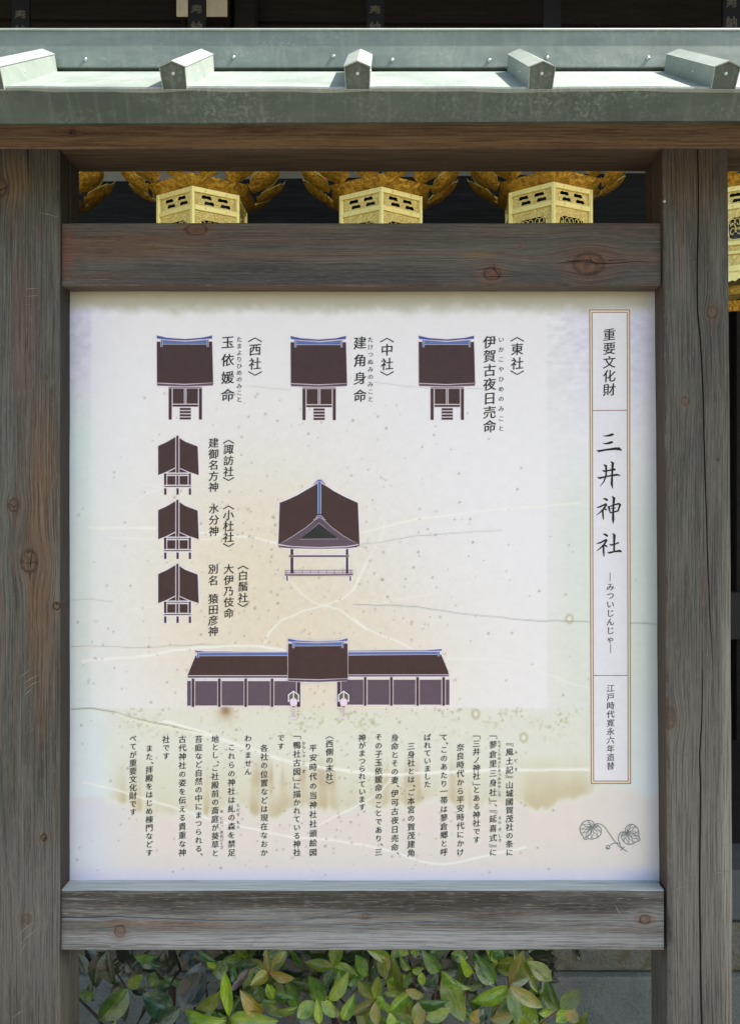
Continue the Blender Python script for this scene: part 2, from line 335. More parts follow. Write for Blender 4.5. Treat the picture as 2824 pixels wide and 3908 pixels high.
# pale scratches left on the old timber
M_scr = plain('scratched_fibre', (146, 140, 128), .8)
def scratch(pts, wd, d):
    m = MB(); vs = []
    for i, (x, y) in enumerate(pts):
        k = (1-abs(2*i/(len(pts)-1)-1)*.7)*wd/2; dx = pts[min(i+1, len(pts)-1)][0]-pts[max(i-1, 0)][0]; dy = pts[min(i+1, len(pts)-1)][1]-pts[max(i-1, 0)][1]; l = math.hypot(dx, dy)
        u, v = -dy/l*k, dx/l*k; vs += [P(x+u, y+v, d-.0004), P(x, y, d-.0009), P(x-u, y-v, d-.0004)]
    m.add(vs, [(3*i+j, 3*i+3+j, 3*i+4+j, 3*i+1+j) for i in range(len(pts)-1) for j in (0, 1)]); m.build('scratch', M_scr, board)
for l in ([(93, 1104), (120, 1101), (148, 1100)], [(98, 1132), (125, 1129), (148, 1128)], [(92, 1163), (120, 1162)], [(62, 1092), (82, 1087)], [(54, 3603), (62, 3580), (80, 3560), (100, 3540), (125, 3525), (154, 3508)], [(68, 3640), (80, 3610), (100, 3580), (125, 3560), (150, 3540), (172, 3518)], [(76, 3655), (90, 3615), (110, 3585)],
          [(68, 2592), (95, 2572), (120, 2552)], [(92, 2606), (122, 2590), (156, 2572)], [(98, 2630), (130, 2608), (156, 2600)], [(88, 2660), (110, 2640), (130, 2622)], [(108, 2780), (124, 2764)], [(112, 2795), (135, 2778)], [(32, 2268), (72, 2266)], [(50, 3285), (58, 3308)], [(185, 3320), (203, 3298)], [(112, 3214), (126, 3216)], [(114, 3241), (126, 3242)],
          [(50, 3885), (75, 3865), (100, 3850)], [(2712, 3334), (2745, 3330), (2775, 3326)], [(2630, 3335), (2643, 3342)], [(2560, 3400), (2600, 3385), (2630, 3368)], [(2610, 1001), (2660, 999)], [(2600, 2870), (2640, 2890)], [(200, 3805), (224, 3803)], [(150, 811), (185, 818), (222, 828)]): scratch(l, 2.4, D0)
for l in ([(2346, 3452), (2358, 3478), (2376, 3502)], [(2404, 3462), (2412, 3478)], [(1180, 3450), (1202, 3453)], [(905, 3498), (915, 3535)], [(950, 3620), (980, 3580)], [(840, 3572), (855, 3572)], [(2150, 3518), (2170, 3516)], [(1906, 3512), (1915, 3528)], [(1770, 3520), (1775, 3536)], [(2030, 3500), (2034, 3510)], [(360, 3455), (430, 3442)], [(262, 3470), (275, 3462)], [(2452, 3550), (2530, 3545)]): scratch(l, 2.6, DR)
M_split = plain('split_shadow', (16, 14, 13), .9)
def split(pts, wd, d):
    m = MB(); vs = []
    for i, (x, y) in enumerate(pts):
        k = (1-i/(len(pts)-1)*.8)*wd/2; dx = pts[min(i+1, len(pts)-1)][0]-pts[max(i-1, 0)][0]; dy = pts[min(i+1, len(pts)-1)][1]-pts[max(i-1, 0)][1]; l = math.hypot(dx, dy)
        u, v = -dy/l*k, dx/l*k; vs += [P(x+u, y+v, d-.0004), P(x-u, y-v, d-.0004)]
    m.add(vs, [(2*i, 2*i+2, 2*i+3, 2*i+1) for i in range(len(pts)-1)]); m.build('knot_split', M_split, board)
for l in ([(118, 2148), (122, 2120), (126, 2096)], [(118, 2148), (100, 2150), (88, 2142)], [(118, 2148), (135, 2145), (150, 2142)], [(118, 2148), (118, 2165)], [(40, 1925), (55, 1934), (72, 1928)], [(0, 728), (25, 715), (38, 706)], [(115, 2190), (116, 2220)]): split(l, 4, D0)
for l in ([(2255, 995), (2230, 992), (2180, 996), (2160, 994)], [(2255, 995), (2270, 1004), (2282, 1018)], [(2255, 995), (2250, 978)], [(2320, 994), (2350, 992), (2396, 992)], [(1888, 1030), (1900, 1046), (1905, 1060)], [(1888, 1030), (1870, 1022), (1826, 1030)], [(1888, 1030), (1882, 1002)]): split(l, 4, DR)
MB().dome(P(2534, 768, D0), (0, -1, 0), .0028, .002).build('nail', plain('nail_head', (190, 188, 180), .4, .6), board, True)

# ------------------------------------------------------------------ roof of the notice board
YF = 1.15; ZF = CH+.621; YR = 1.335; SL = math.atan2(.7495-.621, .19)
X0, X1 = -1.95, 1.95  # lengthened past the view so the roof keeps sun off the panel
def slope(y): return ZF+(y-YF)*math.tan(SL)
YM = (D0+DB)/2
b_ = MB()
for sgn in (1, -1):
    q = lambda y: y if sgn == 1 else 1.50-(y-YF)*.04 if y < 1.2 else 2*YM-y
    lift = 0 if sgn == 1 else slope(1.29)-ZF
    nseg = 60; vs = []
    for i in range(nseg+1):
        x = X0+(X1-X0)*i/nseg; wv = .0006*math.sin(x*21)+.0004*math.sin(x*47+1)
        vs += [(x, q(YF), ZF+wv+lift), (x, q(YF+.003), ZF+.0008+wv+lift), (x, q(1.36), slope(1.36)), (x, q(1.36), slope(1.36)-.018), (x, q(YF+.012), ZF-.012+lift), (x, q(YF), ZF-.003+wv+lift)]
    fs = []
    for i in range(nseg):
        for k in range(6):
            fs.append((i*6+k, i*6+(k+1) % 6, (i+1)*6+(k+1) % 6, (i+1)*6+k))
    fs += [(0, 1, 2, 3, 4, 5), tuple(nseg*6+k for k in range(6))]
    b_.add(vs, fs)
roof = b_.build('roof', M_sheet, board)
tag(roof)
bm = bmesh.new(); bm.from_mesh(roof.data); bmesh.ops.recalc_face_normals(bm, faces=bm.faces); bm.to_mesh(roof.data); bm.free()
# fascia, square to the slope
nx, nz = math.sin(SL), -math.cos(SL)
f_ = MB()
L = .0435
for sgn in (1,):
    vs = []; ns = 60
    for i in range(ns+1):
        x = X0+(X1-X0)*i/ns; wv = .0008*math.sin(x*17+2)+.0005*math.sin(x*41); L2 = L-.0022*(x/.6 if abs(x) < .6 else math.copysign(1, x))
        y0, z0 = YF+.002, ZF-.0032
        pr = [(y0, z0), (y0+nx*L2*.5-wv, z0+nz*L2*.5), (y0+nx*L2, z0+nz*L2), (y0+nx*L2+.008, z0+nz*L2+.001), (y0+.012, z0-.001)]
        vs += [(x, yy if sgn == 1 else 2*YM-yy, zz) for yy, zz in pr]
    fs = []
    for i in range(ns):
        for k in range(5): fs.append((i*5+k, i*5+(k+1) % 5, (i+1)*5+(k+1) % 5, (i+1)*5+k))
    fs += [(0, 1, 2, 3, 4), tuple(ns*5+k for k in range(5))]
    f_.add(vs, fs)
fas = f_.build('fascia', M_fascia, roof)
bm = bmesh.new(); bm.from_mesh(fas.data); bmesh.ops.recalc_face_normals(bm, faces=bm.faces); bm.to_mesh(fas.data); bm.free()
# soffit boards under the sheet, closing on the beam
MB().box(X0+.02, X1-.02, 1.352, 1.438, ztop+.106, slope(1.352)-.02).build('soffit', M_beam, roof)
# ridge cover
zt = CH+.8165; zb = CH+.7535
MB().box(X0, X1, YR, 2*YM-YR, zb+.0, zt, .0012).build('ridge_cover', M_ridge, roof)
MB().tube([(X0-.004, YR-.001, zt+.0006), (0, YR-.001, zt+.0006), (X1+.004, YR-.001, zt+.0006)], .0019, 10).build('ridge_lip', M_lip, roof, True)
# battens
def batten(xc_):
    m = MB(); W = .019; hs = .0255; hp = .0335; ln = (YR-YF)/math.cos(SL)
    up = Vector((0, -math.sin(SL), math.cos(SL))); al = Vector((0, math.cos(SL), math.sin(SL)))
    O = Vector((xc_, YF, ZF))
    pr = [(-W*.94, -.004), (-W, hs), (-W-.0012, hs+.0003), (0, hp), (W+.0012, hs+.0003), (W, hs), (W*.94, -.004)]
    def sect(s, k=1, dz=0): return [O+al*s+Vector((u*k, 0, 0))+up*(v*k+dz) for u, v in pr]
    a = sect(-.004); b2 = sect(ln+.002); c = sect(-.004, .93, .0006); d = sect(-.0022, .93, .0006)
    n7 = 7; vs = a+b2+c+d; fs = []
    for k in range(n7-1): fs.append((k, k+1, n7+k+1, n7+k))
    for k in range(n7): fs.append((k, (k+1) % n7, 2*n7+(k+1) % n7, 2*n7+k)); fs.append((2*n7+k, 2*n7+(k+1) % n7, 3*n7+(k+1) % n7, 3*n7+k))
    fs.append(tuple(3*n7+k for k in range(n7)))
    m.add(vs, fs); o = m.build('batten', M_sheet, roof); o.data.materials.append(M_fascia); o.data.polygons[len(fs)-1].material_index = 1  # end face takes the darker fascia metal, its shade put into the colour
    bm = bmesh.new(); bm.from_mesh(o.data); bmesh.ops.recalc_face_normals(bm, faces=bm.faces); bm.to_mesh(o.data); bm.free()
    MB().dome(O-al*.0022+up*.0165, -al, .0028, .0016).build('rivet', M_rivet, roof, True)
    for s_ in (-1, 1):
        MB().dome(O+al*.085+up*.012+Vector((s_*W*.97, 0, 0)), (s_, 0, 0), .0022, .0012).build('rivet', M_rivet, roof, True)
bx = [(1365+695.5*k-VX)*YF/F for k in range(-5, 6)]
for x in bx: batten(x)
for px, py in ((327, 226), (892, 218), (1272, 215), (1496, 229), (1866, 230), (2087, 220), (2472, 221), (-110, 220), (3050, 225)):
    p = P(px, py, YR); MB().dome(p, (0, -1, 0), .0034, .0026).build('rivet', M_rivet, roof, True)

# ------------------------------------------------------------------ printed panel
TXT = []   # (string, x, y first, y last, size)
HEAD = [("西社", 974, 1334, 1388, 50), ("玉依媛命", 870, 1306, 1508, 52), ("たまよりひめのみこと", 914, 1295, 1524, 25),
 ("中社", 1477, 1335, 1389, 50), ("建角身命", 1374, 1308, 1510, 52), ("たけつぬみのみこと", 1414, 1296, 1523, 25),
 ("東社", 1973, 1332, 1387, 50), ("伊賀古夜日売命", 1868, 1305, 1627, 52), ("いかこやひめのみこと", 1912, 1296, 1635, 25),
 ("諏訪社", 873, 1714, 1800, 41), ("建御名方神", 816, 1690, 1859, 41), ("水分神", 817, 1941, 2027, 41), ("小杜社", 873, 1966, 2050, 44),
 ("別名", 815, 2171, 2215, 41), ("猿田彦神", 815, 2285, 2409, 41), ("大伊乃伎命", 874, 2171, 2340, 41), ("白鬚社", 928, 2196, 2281, 41)]
TITLE = [("重要文化財", 2324, 1277, 1487, 50), ("みついじんじゃ", 2328, 2240, 2440, 34), ("江戸時代寛永六年造替", 2329, 2627, 2923, 31)]
BODY = [
 [("風土記", 1943.7, 2870, 2939), ("山城國賀茂社の条に", 1943.7, 2996, 3253), ("ふ", 1968, 2870, 2870, 17), ("ど", 1968, 2903, 2903, 17), ("き", 1968, 2937, 2937, 17)],
 [("蓼倉里三身社", 1881, 2842, 3024), ("、", 1890, 3073, 3073), ("延喜式", 1881, 3125, 3198), ("に", 1881, 3253, 3253), ("たでくらのさとみつみのやしろ", 1905, 2832, 3034, 16), ("えん", 1907, 3121, 3138, 16), ("ぎ", 1907, 3166, 3166, 16), ("しき", 1907, 3190, 3207, 16)],
 [("三井ノ神社", 1818, 2838, 2962), ("とある神社です", 1818, 3014, 3205)],
 [("奈良時代から平安時代にかけ", 1756.6, 2852, 3252)],
 [("て", 1694, 2814, 2814), ("、", 1704, 2836, 2836), ("このあたり", 1694, 2861, 2991), ("一帯は", 1694, 3020, 3088), ("蓼倉郷と呼", 1694, 3121, 3252)],
 [("ばれていました", 1631, 2814, 2993)],
 [("三身社とは", 1569, 2848, 2975), ("、", 1579, 2999, 2999), ("ご本宮の賀茂建角", 1569, 3024, 3255)],
 [("身命とその妻", 1506.6, 2816, 2977), ("、", 1517, 3000, 3000), ("伊可古夜日売命", 1506.6, 3028, 3234), ("、", 1517, 3256, 3256)],
 [("その子玉依媛命のことであり", 1445, 2813, 3200), ("、", 1455, 3223, 3223), ("三", 1445, 3252, 3252)],
 [("神がまつられています", 1382, 2816, 3080)],
 [("西側の末社", 1258, 2838, 2964)],
 [("平安時代の当神社社頭絵図", 1195.5, 2855, 3253)],
 [("鴨社古図", 1133.5, 2844, 2945), ("に描かれている神社", 1133.5, 2999, 3253), ("かもしゃ", 1160, 2836, 2884, 17), ("こ", 1160, 2911, 2911, 17), ("ず", 1160, 2945, 2945, 17)],
 [("です", 1072.5, 2816, 2848)],
 [("各社の位置などは現在なおか", 1009, 2855, 3254)],
 [("わりません", 947.5, 2818, 2945)],
 [("これらの神社は糺の森を禁足", 884.6, 2852, 3254), ("ただす", 910, 3074, 3109, 16), ("もり", 910, 3138, 3157, 16)],
 [("地とし", 822, 2821, 2882), ("、", 832, 2908, 2908), ("ご社殿前の斎庭が葵草と", 822, 2931, 3256), ("ゆ", 847, 3097, 3097, 16), ("にわ", 847, 3123, 3138, 16), ("あおいくさ", 847, 3176, 3234, 16)],
 [("苔庭など自然の中にまつられる", 759, 2821, 3239), ("、", 769, 3260, 3260)],
 [("古代神社の姿を伝える貴重な神", 697, 2821, 3254)],
 [("社です", 635, 2822, 2885)],
 [("また", 571, 2856, 2888), ("、", 581, 2911, 2911), ("拝殿をはじめ棟門などす", 571, 2938, 3254)],
 [("べてが重要文化財です", 509, 2818, 3099)],
]
# colour of the printed and stained sheet, computed once on a fine grid
gx0, gx1, gy0, gy1, st = 250, 2520, 1075, 3385, 4.0
nxg = int((gx1-gx0)/st)+1; nyg = int((gy1-gy0)/st)+1
GX, GY = np.meshgrid(gx0+np.arange(nxg)*st, gy0+np.arange(nyg)*st)
def vnoise(sx, sy, seed, octv=4):
    r = np.random.default_rng(seed); out = np.zeros(GX.shape); amp = 1; tot = 0
    for o in range(octv):
        g = r.random((int((gy1-gy0)/sy)+4, int((gx1-gx0)/sx)+4))
        u = (GX-gx0)/sx; v = (GY-gy0)/sy; i = u.astype(int); j = v.astype(int); fu = u-i; fv = v-j
        fu = fu*fu*(3-2*fu); fv = fv*fv*(3-2*fv)
        out += amp*((g[j, i]*(1-fu)+g[j, i+1]*fu)*(1-fv)+(g[j+1, i]*(1-fu)+g[j+1, i+1]*fu)*fv); tot += amp
        amp *= .55; sx = max(sx/2, 2*st*.5); sy = max(sy/2, 2*st*.5)
    return out/tot
def ss(x, a, b): t = np.clip((x-a)/(b-a), 0, 1); return t*t*(3-2*t)
C = np.zeros(GX.shape+(3,)); C[:] = (234, 234, 235)
def lay(mask, rgb):
    global C
    C = C*(1-mask[..., None])+np.array(rgb, float)*mask[..., None]
n1 = vnoise(260, 260, 1); n2 = vnoise(26, 14, 2); n3 = vnoise(60, 60, 3); nfx = vnoise(60, 900, 4, 3); n5 = vnoise(14, 14, 5, 2)
lay(ss(GY, 1250, 1750)*ss(GX, 620, 300), (220, 236, 238))
lay(ss(GY, 1700, 1250)*ss(GX, 560, 300), (218, 220, 240))
lay(ss(GX, 2060, 2300)*ss(GY, 1750, 1250), (220, 219, 236))
lay(ss(GX, 2040, 2200)*ss(GY, 1600, 2100)*.9, (222, 230, 219))
lay(np.exp(-((GX-950)/520)**2-((GY-2180)/560)**2)*1.0, (232, 222, 196))
lay(np.exp(-((GX-1250)/650)**2-((GY-2550)/330)**2)*1.0, (230, 217, 192))
# the whiter rectangle inside the washi border
inner = ss(GX, 344, 356)*ss(GX, 2092, 2080)*ss(GY, 1184, 1196)*ss(GY, 2708, 2700)
lay(inner*.55*(1-.95*np.exp(-((GX-1080)/700)**2-((GY-2300)/720)**2)), (244, 242, 245)); lay(ss(n5, .3, .8)*inner*.25*np.exp(-((GX-1080)/600)**2-((GY-2250)/560)**2), (212, 204, 182))
wsh = (1-inner)*(ss(GY, 1700, 1300)*1.0+.25)
C *= (1+((n2-.5)*.10*wsh))[..., None]
# stained lower part
low = ss(GY, 2696, 2708); 
lowb = low*ss(GX, 350, 520)*ss(GX, 2420, 2150)
lay(lowb*.75*ss(GY, 2690, 2760), (226, 226, 208)); lay(lowb*.35, (226, 229, 214))
side = ss(GX, 430, 300)*ss(GY, 2600, 2850); lay(side, (222, 234, 238))
lay(ss(GY, 2500, 2900)*ss(GX, 2330, 2500), (222, 229, 230))
n6 = vnoise(10, 10, 6, 2); n7 = vnoise(90, 60, 7, 2)
lay(lowb*ss(n6, .5, .85)*ss(n7, .3, .7)*ss(GY, 2880, 2720)*.6, (168, 164, 118))
tide = np.interp(GX, [300, 460, 590, 811, 900, 1036, 1110, 1200, 1288, 1400, 1583, 1680, 1794, 2060, 2215, 2320], [3040, 3050, 3130, 3100, 3085, 3125, 3090, 3070, 3105, 3085, 3062, 3055, 3082, 3072, 3035, 3010])
tide = tide+(nfx-.5)*70+(n3-.5)*26
above = ss(tide-GY, -14, 18)
st_x = ss(GX, 400, 520)*ss(GX, 2330, 2180)
band = above*ss(GY, 2850, 3000)*st_x
lay(band*(.25+.5*ss(nfx, .35, .7)), (208, 198, 164))
edge = above*np.exp(-((tide-GY-26)/42)**2)*st_x*(.25+.75*ss(nfx, .4, .62))
lay(edge*.6*(.35+.9*n3)*(1-.45*ss(GX, 1850, 2050)), (184, 160, 118))
lay(above*np.exp(-((GY-2965)/45)**2)*ss(nfx, .45, .6)*st_x*ss(GX, 880, 1000)*ss(GX, 1800, 1650)*.6, (186, 166, 132))
below = ss(GY-tide, -10, 30)*low
lay(below*.85, (228, 218, 210)); lay(below*ss(GX, 560, 300)*.8, (214, 224, 236))
lay(ss(GY, 3290, 3350), (224, 220, 232)); lay(ss(GY, 3290, 3350)*ss(GX, 2300, 2500)*.8, (196, 198, 224))
lay(ss(GY, 3290, 3350)*ss(GX, 450, 300)*.6, (200, 205, 232))
# beige washi strip with the rail's shade put in; bluish edges beside the posts
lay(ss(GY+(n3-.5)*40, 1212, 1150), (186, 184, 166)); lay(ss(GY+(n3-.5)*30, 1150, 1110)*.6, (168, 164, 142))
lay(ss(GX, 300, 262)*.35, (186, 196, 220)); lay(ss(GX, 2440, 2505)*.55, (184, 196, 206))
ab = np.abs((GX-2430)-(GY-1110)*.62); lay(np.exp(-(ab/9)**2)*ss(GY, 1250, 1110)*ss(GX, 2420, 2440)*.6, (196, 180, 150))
# rust burst and water drop
lay(np.exp(-((GX-862)**2+(GY-2712)**2)/18**2)*.75, (120, 86, 60)); lay(np.exp(-((GX-862)/34)**2-((GY-2726)/30)**2)*.4, (176, 150, 116))
for (dx, dy) in ((1815, 2725), (1998, 2815), (2172, 2362)):
    rr = np.sqrt((GX-dx)**2+((GY-dy)*.8)**2); lay(np.exp(-((rr-12)/5)**2)*.5, (170, 160, 112)); lay(np.exp(-(rr/7)**2)*.7, (240, 240, 226))
# halos keep the lettering clear of the stain
for colm in BODY:
    for e in colm:
        if len(e) == 4 and e[0] != '、':
            hx = np.exp(-(np.maximum(np.abs(GX-e[1])-12, 0)/9)**2)*ss(GY, e[2]-28, e[2]-8)*ss(GY, e[3]+28, e[3]+8)
            lay(hx*.42*lowb, (228, 228, 214))
# creases (white) and hairline splits (dark)
def c7(l): return [(250+x/1.334, 1100+y/1.334) for x, y in l]
def c8(l): return [(1350+x/1.334, 1100+y/1.334) for x, y in l]
def c5(l): return [(250+x/.7126, 2650+y/.7126) for x, y in l]
WH = (246, 245, 236); DKc = (172, 170, 156)
LN = [(c7([(120, 1222), (200, 1222), (320, 1217), (470, 1220)]), 4.5, WH, .8), (c7([(680, 1245), (770, 1245), (860, 1262), (950, 1270), (1085, 1300)]), 4.5, WH, .9),
 (c7([(690, 1280), (740, 1275), (780, 1258)]), 3, WH, .7), (c7([(240, 1275), (300, 1268), (470, 1280)]), 2.6, WH, .5),
 (c7([(310, 1180), (350, 1100), (420, 1040), (500, 1015)]), 3, WH, .4), (c7([(380, 990), (430, 1000), (500, 1015)]), 3, WH, .4),
 (c7([(1010, 1815), (1040, 1750), (1100, 1690), (1200, 1645), (1300, 1620), (1400, 1590), (1460, 1540), (1500, 1470), (1534, 1400)]), 3, WH, .75), (c8([(0, 1540), (20, 1480), (60, 1400), (130, 1280), (150, 1225)]), 3, WH, .7),
 (c7([(1150, 1490), (1200, 1550), (1260, 1600), (1330, 1620), (1400, 1640), (1480, 1700), (1534, 1740)]), 3, WH, .75), (c8([(0, 1680), (60, 1730), (150, 1770), (230, 1800), (300, 1840)]), 3.2, WH, .8),
 (c8([(40, 1245), (130, 1220), (250, 1190), (400, 1165), (560, 1145), (700, 1130), (950, 1110), (1150, 1095)]), 3.4, WH, .8),
 (c8([(0, 1608), (150, 1600), (300, 1575), (460, 1545)]), 2.6, WH, .5), (c7([(320, 1635), (400, 1628), (480, 1615)]), 2.6, WH, .5),
 (c8([(30, 1303), (150, 1290), (300, 1265), (500, 1245), (750, 1235)]), 1.8, DKc, .6),
 (c8([(0, 1608), (150, 1612), (300, 1622), (450, 1640), (640, 1668), (900, 1690), (1100, 1697), (1250, 1700), (1540, 1710)]), 2.0, (150, 154, 150), .7),
 (c7([(30, 1585), (130, 1585), (240, 1597)]), 1.8, DKc, .6), (c7([(30, 1822), (200, 1825), (400, 1828), (620, 1820), (700, 1812), (860, 1815), (1000, 1828)]), 1.8, DKc, .7),
 (c7([(90, 1900), (250, 1885), (420, 1870), (560, 1845), (700, 1826), (850, 1818), (1000, 1826), (1110, 1842)]), 4.8, WH, .95),
 (c7([(30, 2140), (150, 2142), (260, 2160), (400, 2200), (560, 2235), (720, 2267)]), 2.0, (128, 128, 100), .8), (c7([(260, 2166), (400, 2208), (560, 2245), (720, 2277)]), 4, (240, 240, 215), .8),
 (c5([(270, 74), (380, 104), (480, 142), (580, 175), (700, 200), (800, 212), (900, 220), (1000, 212), (1200, 205), (1420, 205)]), 6.0, WH, .95),
 (c5([(50, 240), (160, 265), (300, 310), (400, 340), (500, 365), (600, 385), (700, 395), (820, 410), (900, 430), (960, 455), (1030, 462), (1120, 445), (1250, 415)]), 4.2, WH, .8),
 (c5([(900, 215), (850, 270), (780, 310), (690, 355)]), 3.4, WH, .7), (c8([(470, 1885), (700, 1890), (850, 1910), (980, 1960), (1090, 2010), (1200, 2038)]), 3.2, (240, 240, 232), .7),
 ([(940, 1474), (1060, 1484), (1110, 1487)], 1.8, (180, 180, 176), .5), ([(1425, 1455), (1540, 1475), (1640, 1484), (1850, 1484)], 1.8, (180, 180, 176), .5)]
for pts, wd, rgb, a_ in LN:
    acc = np.zeros(GX.shape)
    dense = []
    for (xa, ya), (xb, yb) in zip(pts[:-1], pts[1:]):
        i0 = max(0, int((min(xa, xb)-20-gx0)/st)); i1 = min(nxg, int((max(xa, xb)+20-gx0)/st)+1)
        j0 = max(0, int((min(ya, yb)-20-gy0)/st)); j1 = min(nyg, int((max(ya, yb)+20-gy0)/st)+1)
        if i1 <= i0 or j1 <= j0: continue
        gx = GX[j0:j1, i0:i1]; gy = GY[j0:j1, i0:i1]; dx, dy = xb-xa, yb-ya
        t = np.clip(((gx-xa)*dx+(gy-ya)*dy)/(dx*dx+dy*dy), 0, 1); ox = gx-xa-t*dx; oy = gy-ya-t*dy+1.6*np.sin(gx*.021)+.8*np.sin(gx*.06)
        acc[j0:j1, i0:i1] = np.maximum(acc[j0:j1, i0:i1], np.exp(-(ox*ox+oy*oy)/(max(wd, 2.2)**2))*min(1, (wd/2.2)))
    lay(acc*a_*(.6+.8*np.clip(n1, 0, 1)), rgb)
# foxing specks
for i in range(900):
    x = random.gauss(1120, 460); y = random.uniform(1500, 3340)
    if not (290 < x < 2440): continue
    if y < 1900 and random.random() < .6: continue
    r_ = random.choice((2.2, 2.6, 3, 3.6, 4.4)); i0 = int((x-14-gx0)/st); i1 = i0+8; j0 = int((y-14-gy0)/st); j1 = j0+8
    if i0 < 0 or j0 < 0 or i1 >= nxg or j1 >= nyg: continue
    gx = GX[j0:j1, i0:i1]; gy = GY[j0:j1, i0:i1]
    k = np.exp(-(((gx-x)**2+(gy-y)**2)/(r_*r_)))*random.uniform(.25, .75)
    C[j0:j1, i0:i1] = C[j0:j1, i0:i1]*(1-k[..., None])+np.array((128, 116, 104))*k[..., None]
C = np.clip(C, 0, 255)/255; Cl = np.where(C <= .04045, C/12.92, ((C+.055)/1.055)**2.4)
me = bpy.data.meshes.new('panel')
co = np.stack([(GX-VX)*DP/F, np.full(GX.shape, DP), CH+(VY-GY)*DP/F], -1).reshape(-1, 3)
idx = np.arange(nxg*nyg).reshape(nyg, nxg)
q = np.stack([idx[1:, :-1], idx[1:, 1:], idx[:-1, 1:], idx[:-1, :-1]], -1).reshape(-1, 4)
# back and rim of the sheet
bb = len(co); cr = [co[idx[0, 0]], co[idx[0, -1]], co[idx[-1, -1]], co[idx[-1, 0]]]
co = np.vstack([co, [c+np.array([0, .006, 0]) for c in cr]])
me.vertices.add(len(co)); me.vertices.foreach_set('co', co.ravel())
nq = len(q)
extra = np.array([[idx[0, 0], idx[0, -1], bb+1, bb], [idx[0, -1], idx[-1, -1], bb+2, bb+1], [idx[-1, -1], idx[-1, 0], bb+3, bb+2], [idx[-1, 0], idx[0, 0], bb, bb+3], [bb, bb+1, bb+2, bb+3]])
q = np.vstack([q, extra])
me.loops.add(len(q)*4); me.loops.foreach_set('vertex_index', q.ravel())
me.polygons.add(len(q)); me.polygons.foreach_set('loop_start', np.arange(len(q))*4)
me.update(calc_edges=True)
at = me.color_attributes.new('sheet', 'FLOAT_COLOR', 'POINT')
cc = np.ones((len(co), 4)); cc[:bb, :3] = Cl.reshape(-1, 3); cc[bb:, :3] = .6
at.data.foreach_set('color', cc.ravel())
M_panel, n_, b_n = newmat('printed_sheet'); g_ = N(n_)
an = g_.node('ShaderNodeAttribute', attribute_name='sheet')
fz = g_.noise(g_.pos(), 420, 3, .6); fy = g_.noise(g_.pos(), 55, 4, .6)
PANEL_GAIN = 1.0
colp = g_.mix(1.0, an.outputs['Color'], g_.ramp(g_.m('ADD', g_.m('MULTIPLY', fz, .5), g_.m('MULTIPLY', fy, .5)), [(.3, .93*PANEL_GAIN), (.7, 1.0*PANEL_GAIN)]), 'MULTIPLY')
n_.links.new(colp, b_n.inputs['Base Color']); b_n.inputs['Roughness'].default_value = .45; b_n.inputs['Specular IOR Level'].default_value = .3
bump(g_, b_n, g_.m('ADD', fz, g_.m('MULTIPLY', fy, 2.0)), .12, .0008)
panel = link('panel', me, board, M_panel)

def ink(name, rgb): return plain(name, rgb, .5, 0, (90, .35, tuple(min(255, v+12) for v in rgb)), None, .3)
I_text = ink('ink_black', (12, 13, 16)); I_ruby = ink('ink_grey', (44, 46, 50)); I_brown = ink('ink_dark_brown', (66, 46, 44)); I_mauve = ink('ink_mauve', (94, 78, 90))
I_blue = ink('ink_blue', (86, 114, 172)); I_dblue = ink('ink_deep_blue', (72, 84, 152)); I_line = ink('ink_pale_pink', (214, 200, 210)); I_halo = ink('ink_white', (240, 236, 240))
I_green = ink('ink_dark_green', (40, 42, 40)); I_pink = ink('ink_pink', (236, 216, 232)); I_olive = ink('ink_olive', (104, 94, 76)); I_embl = ink('ink_emblem', (112, 122, 122))
I_fr = ink('ink_frame_brown', (148, 126, 112)); I_cream = ink('ink_frame_cream', (232, 212, 182)); I_box = ink('ink_title_ground', (226, 225, 229)); I_pline = ink('ink_rose', (190, 150, 170))

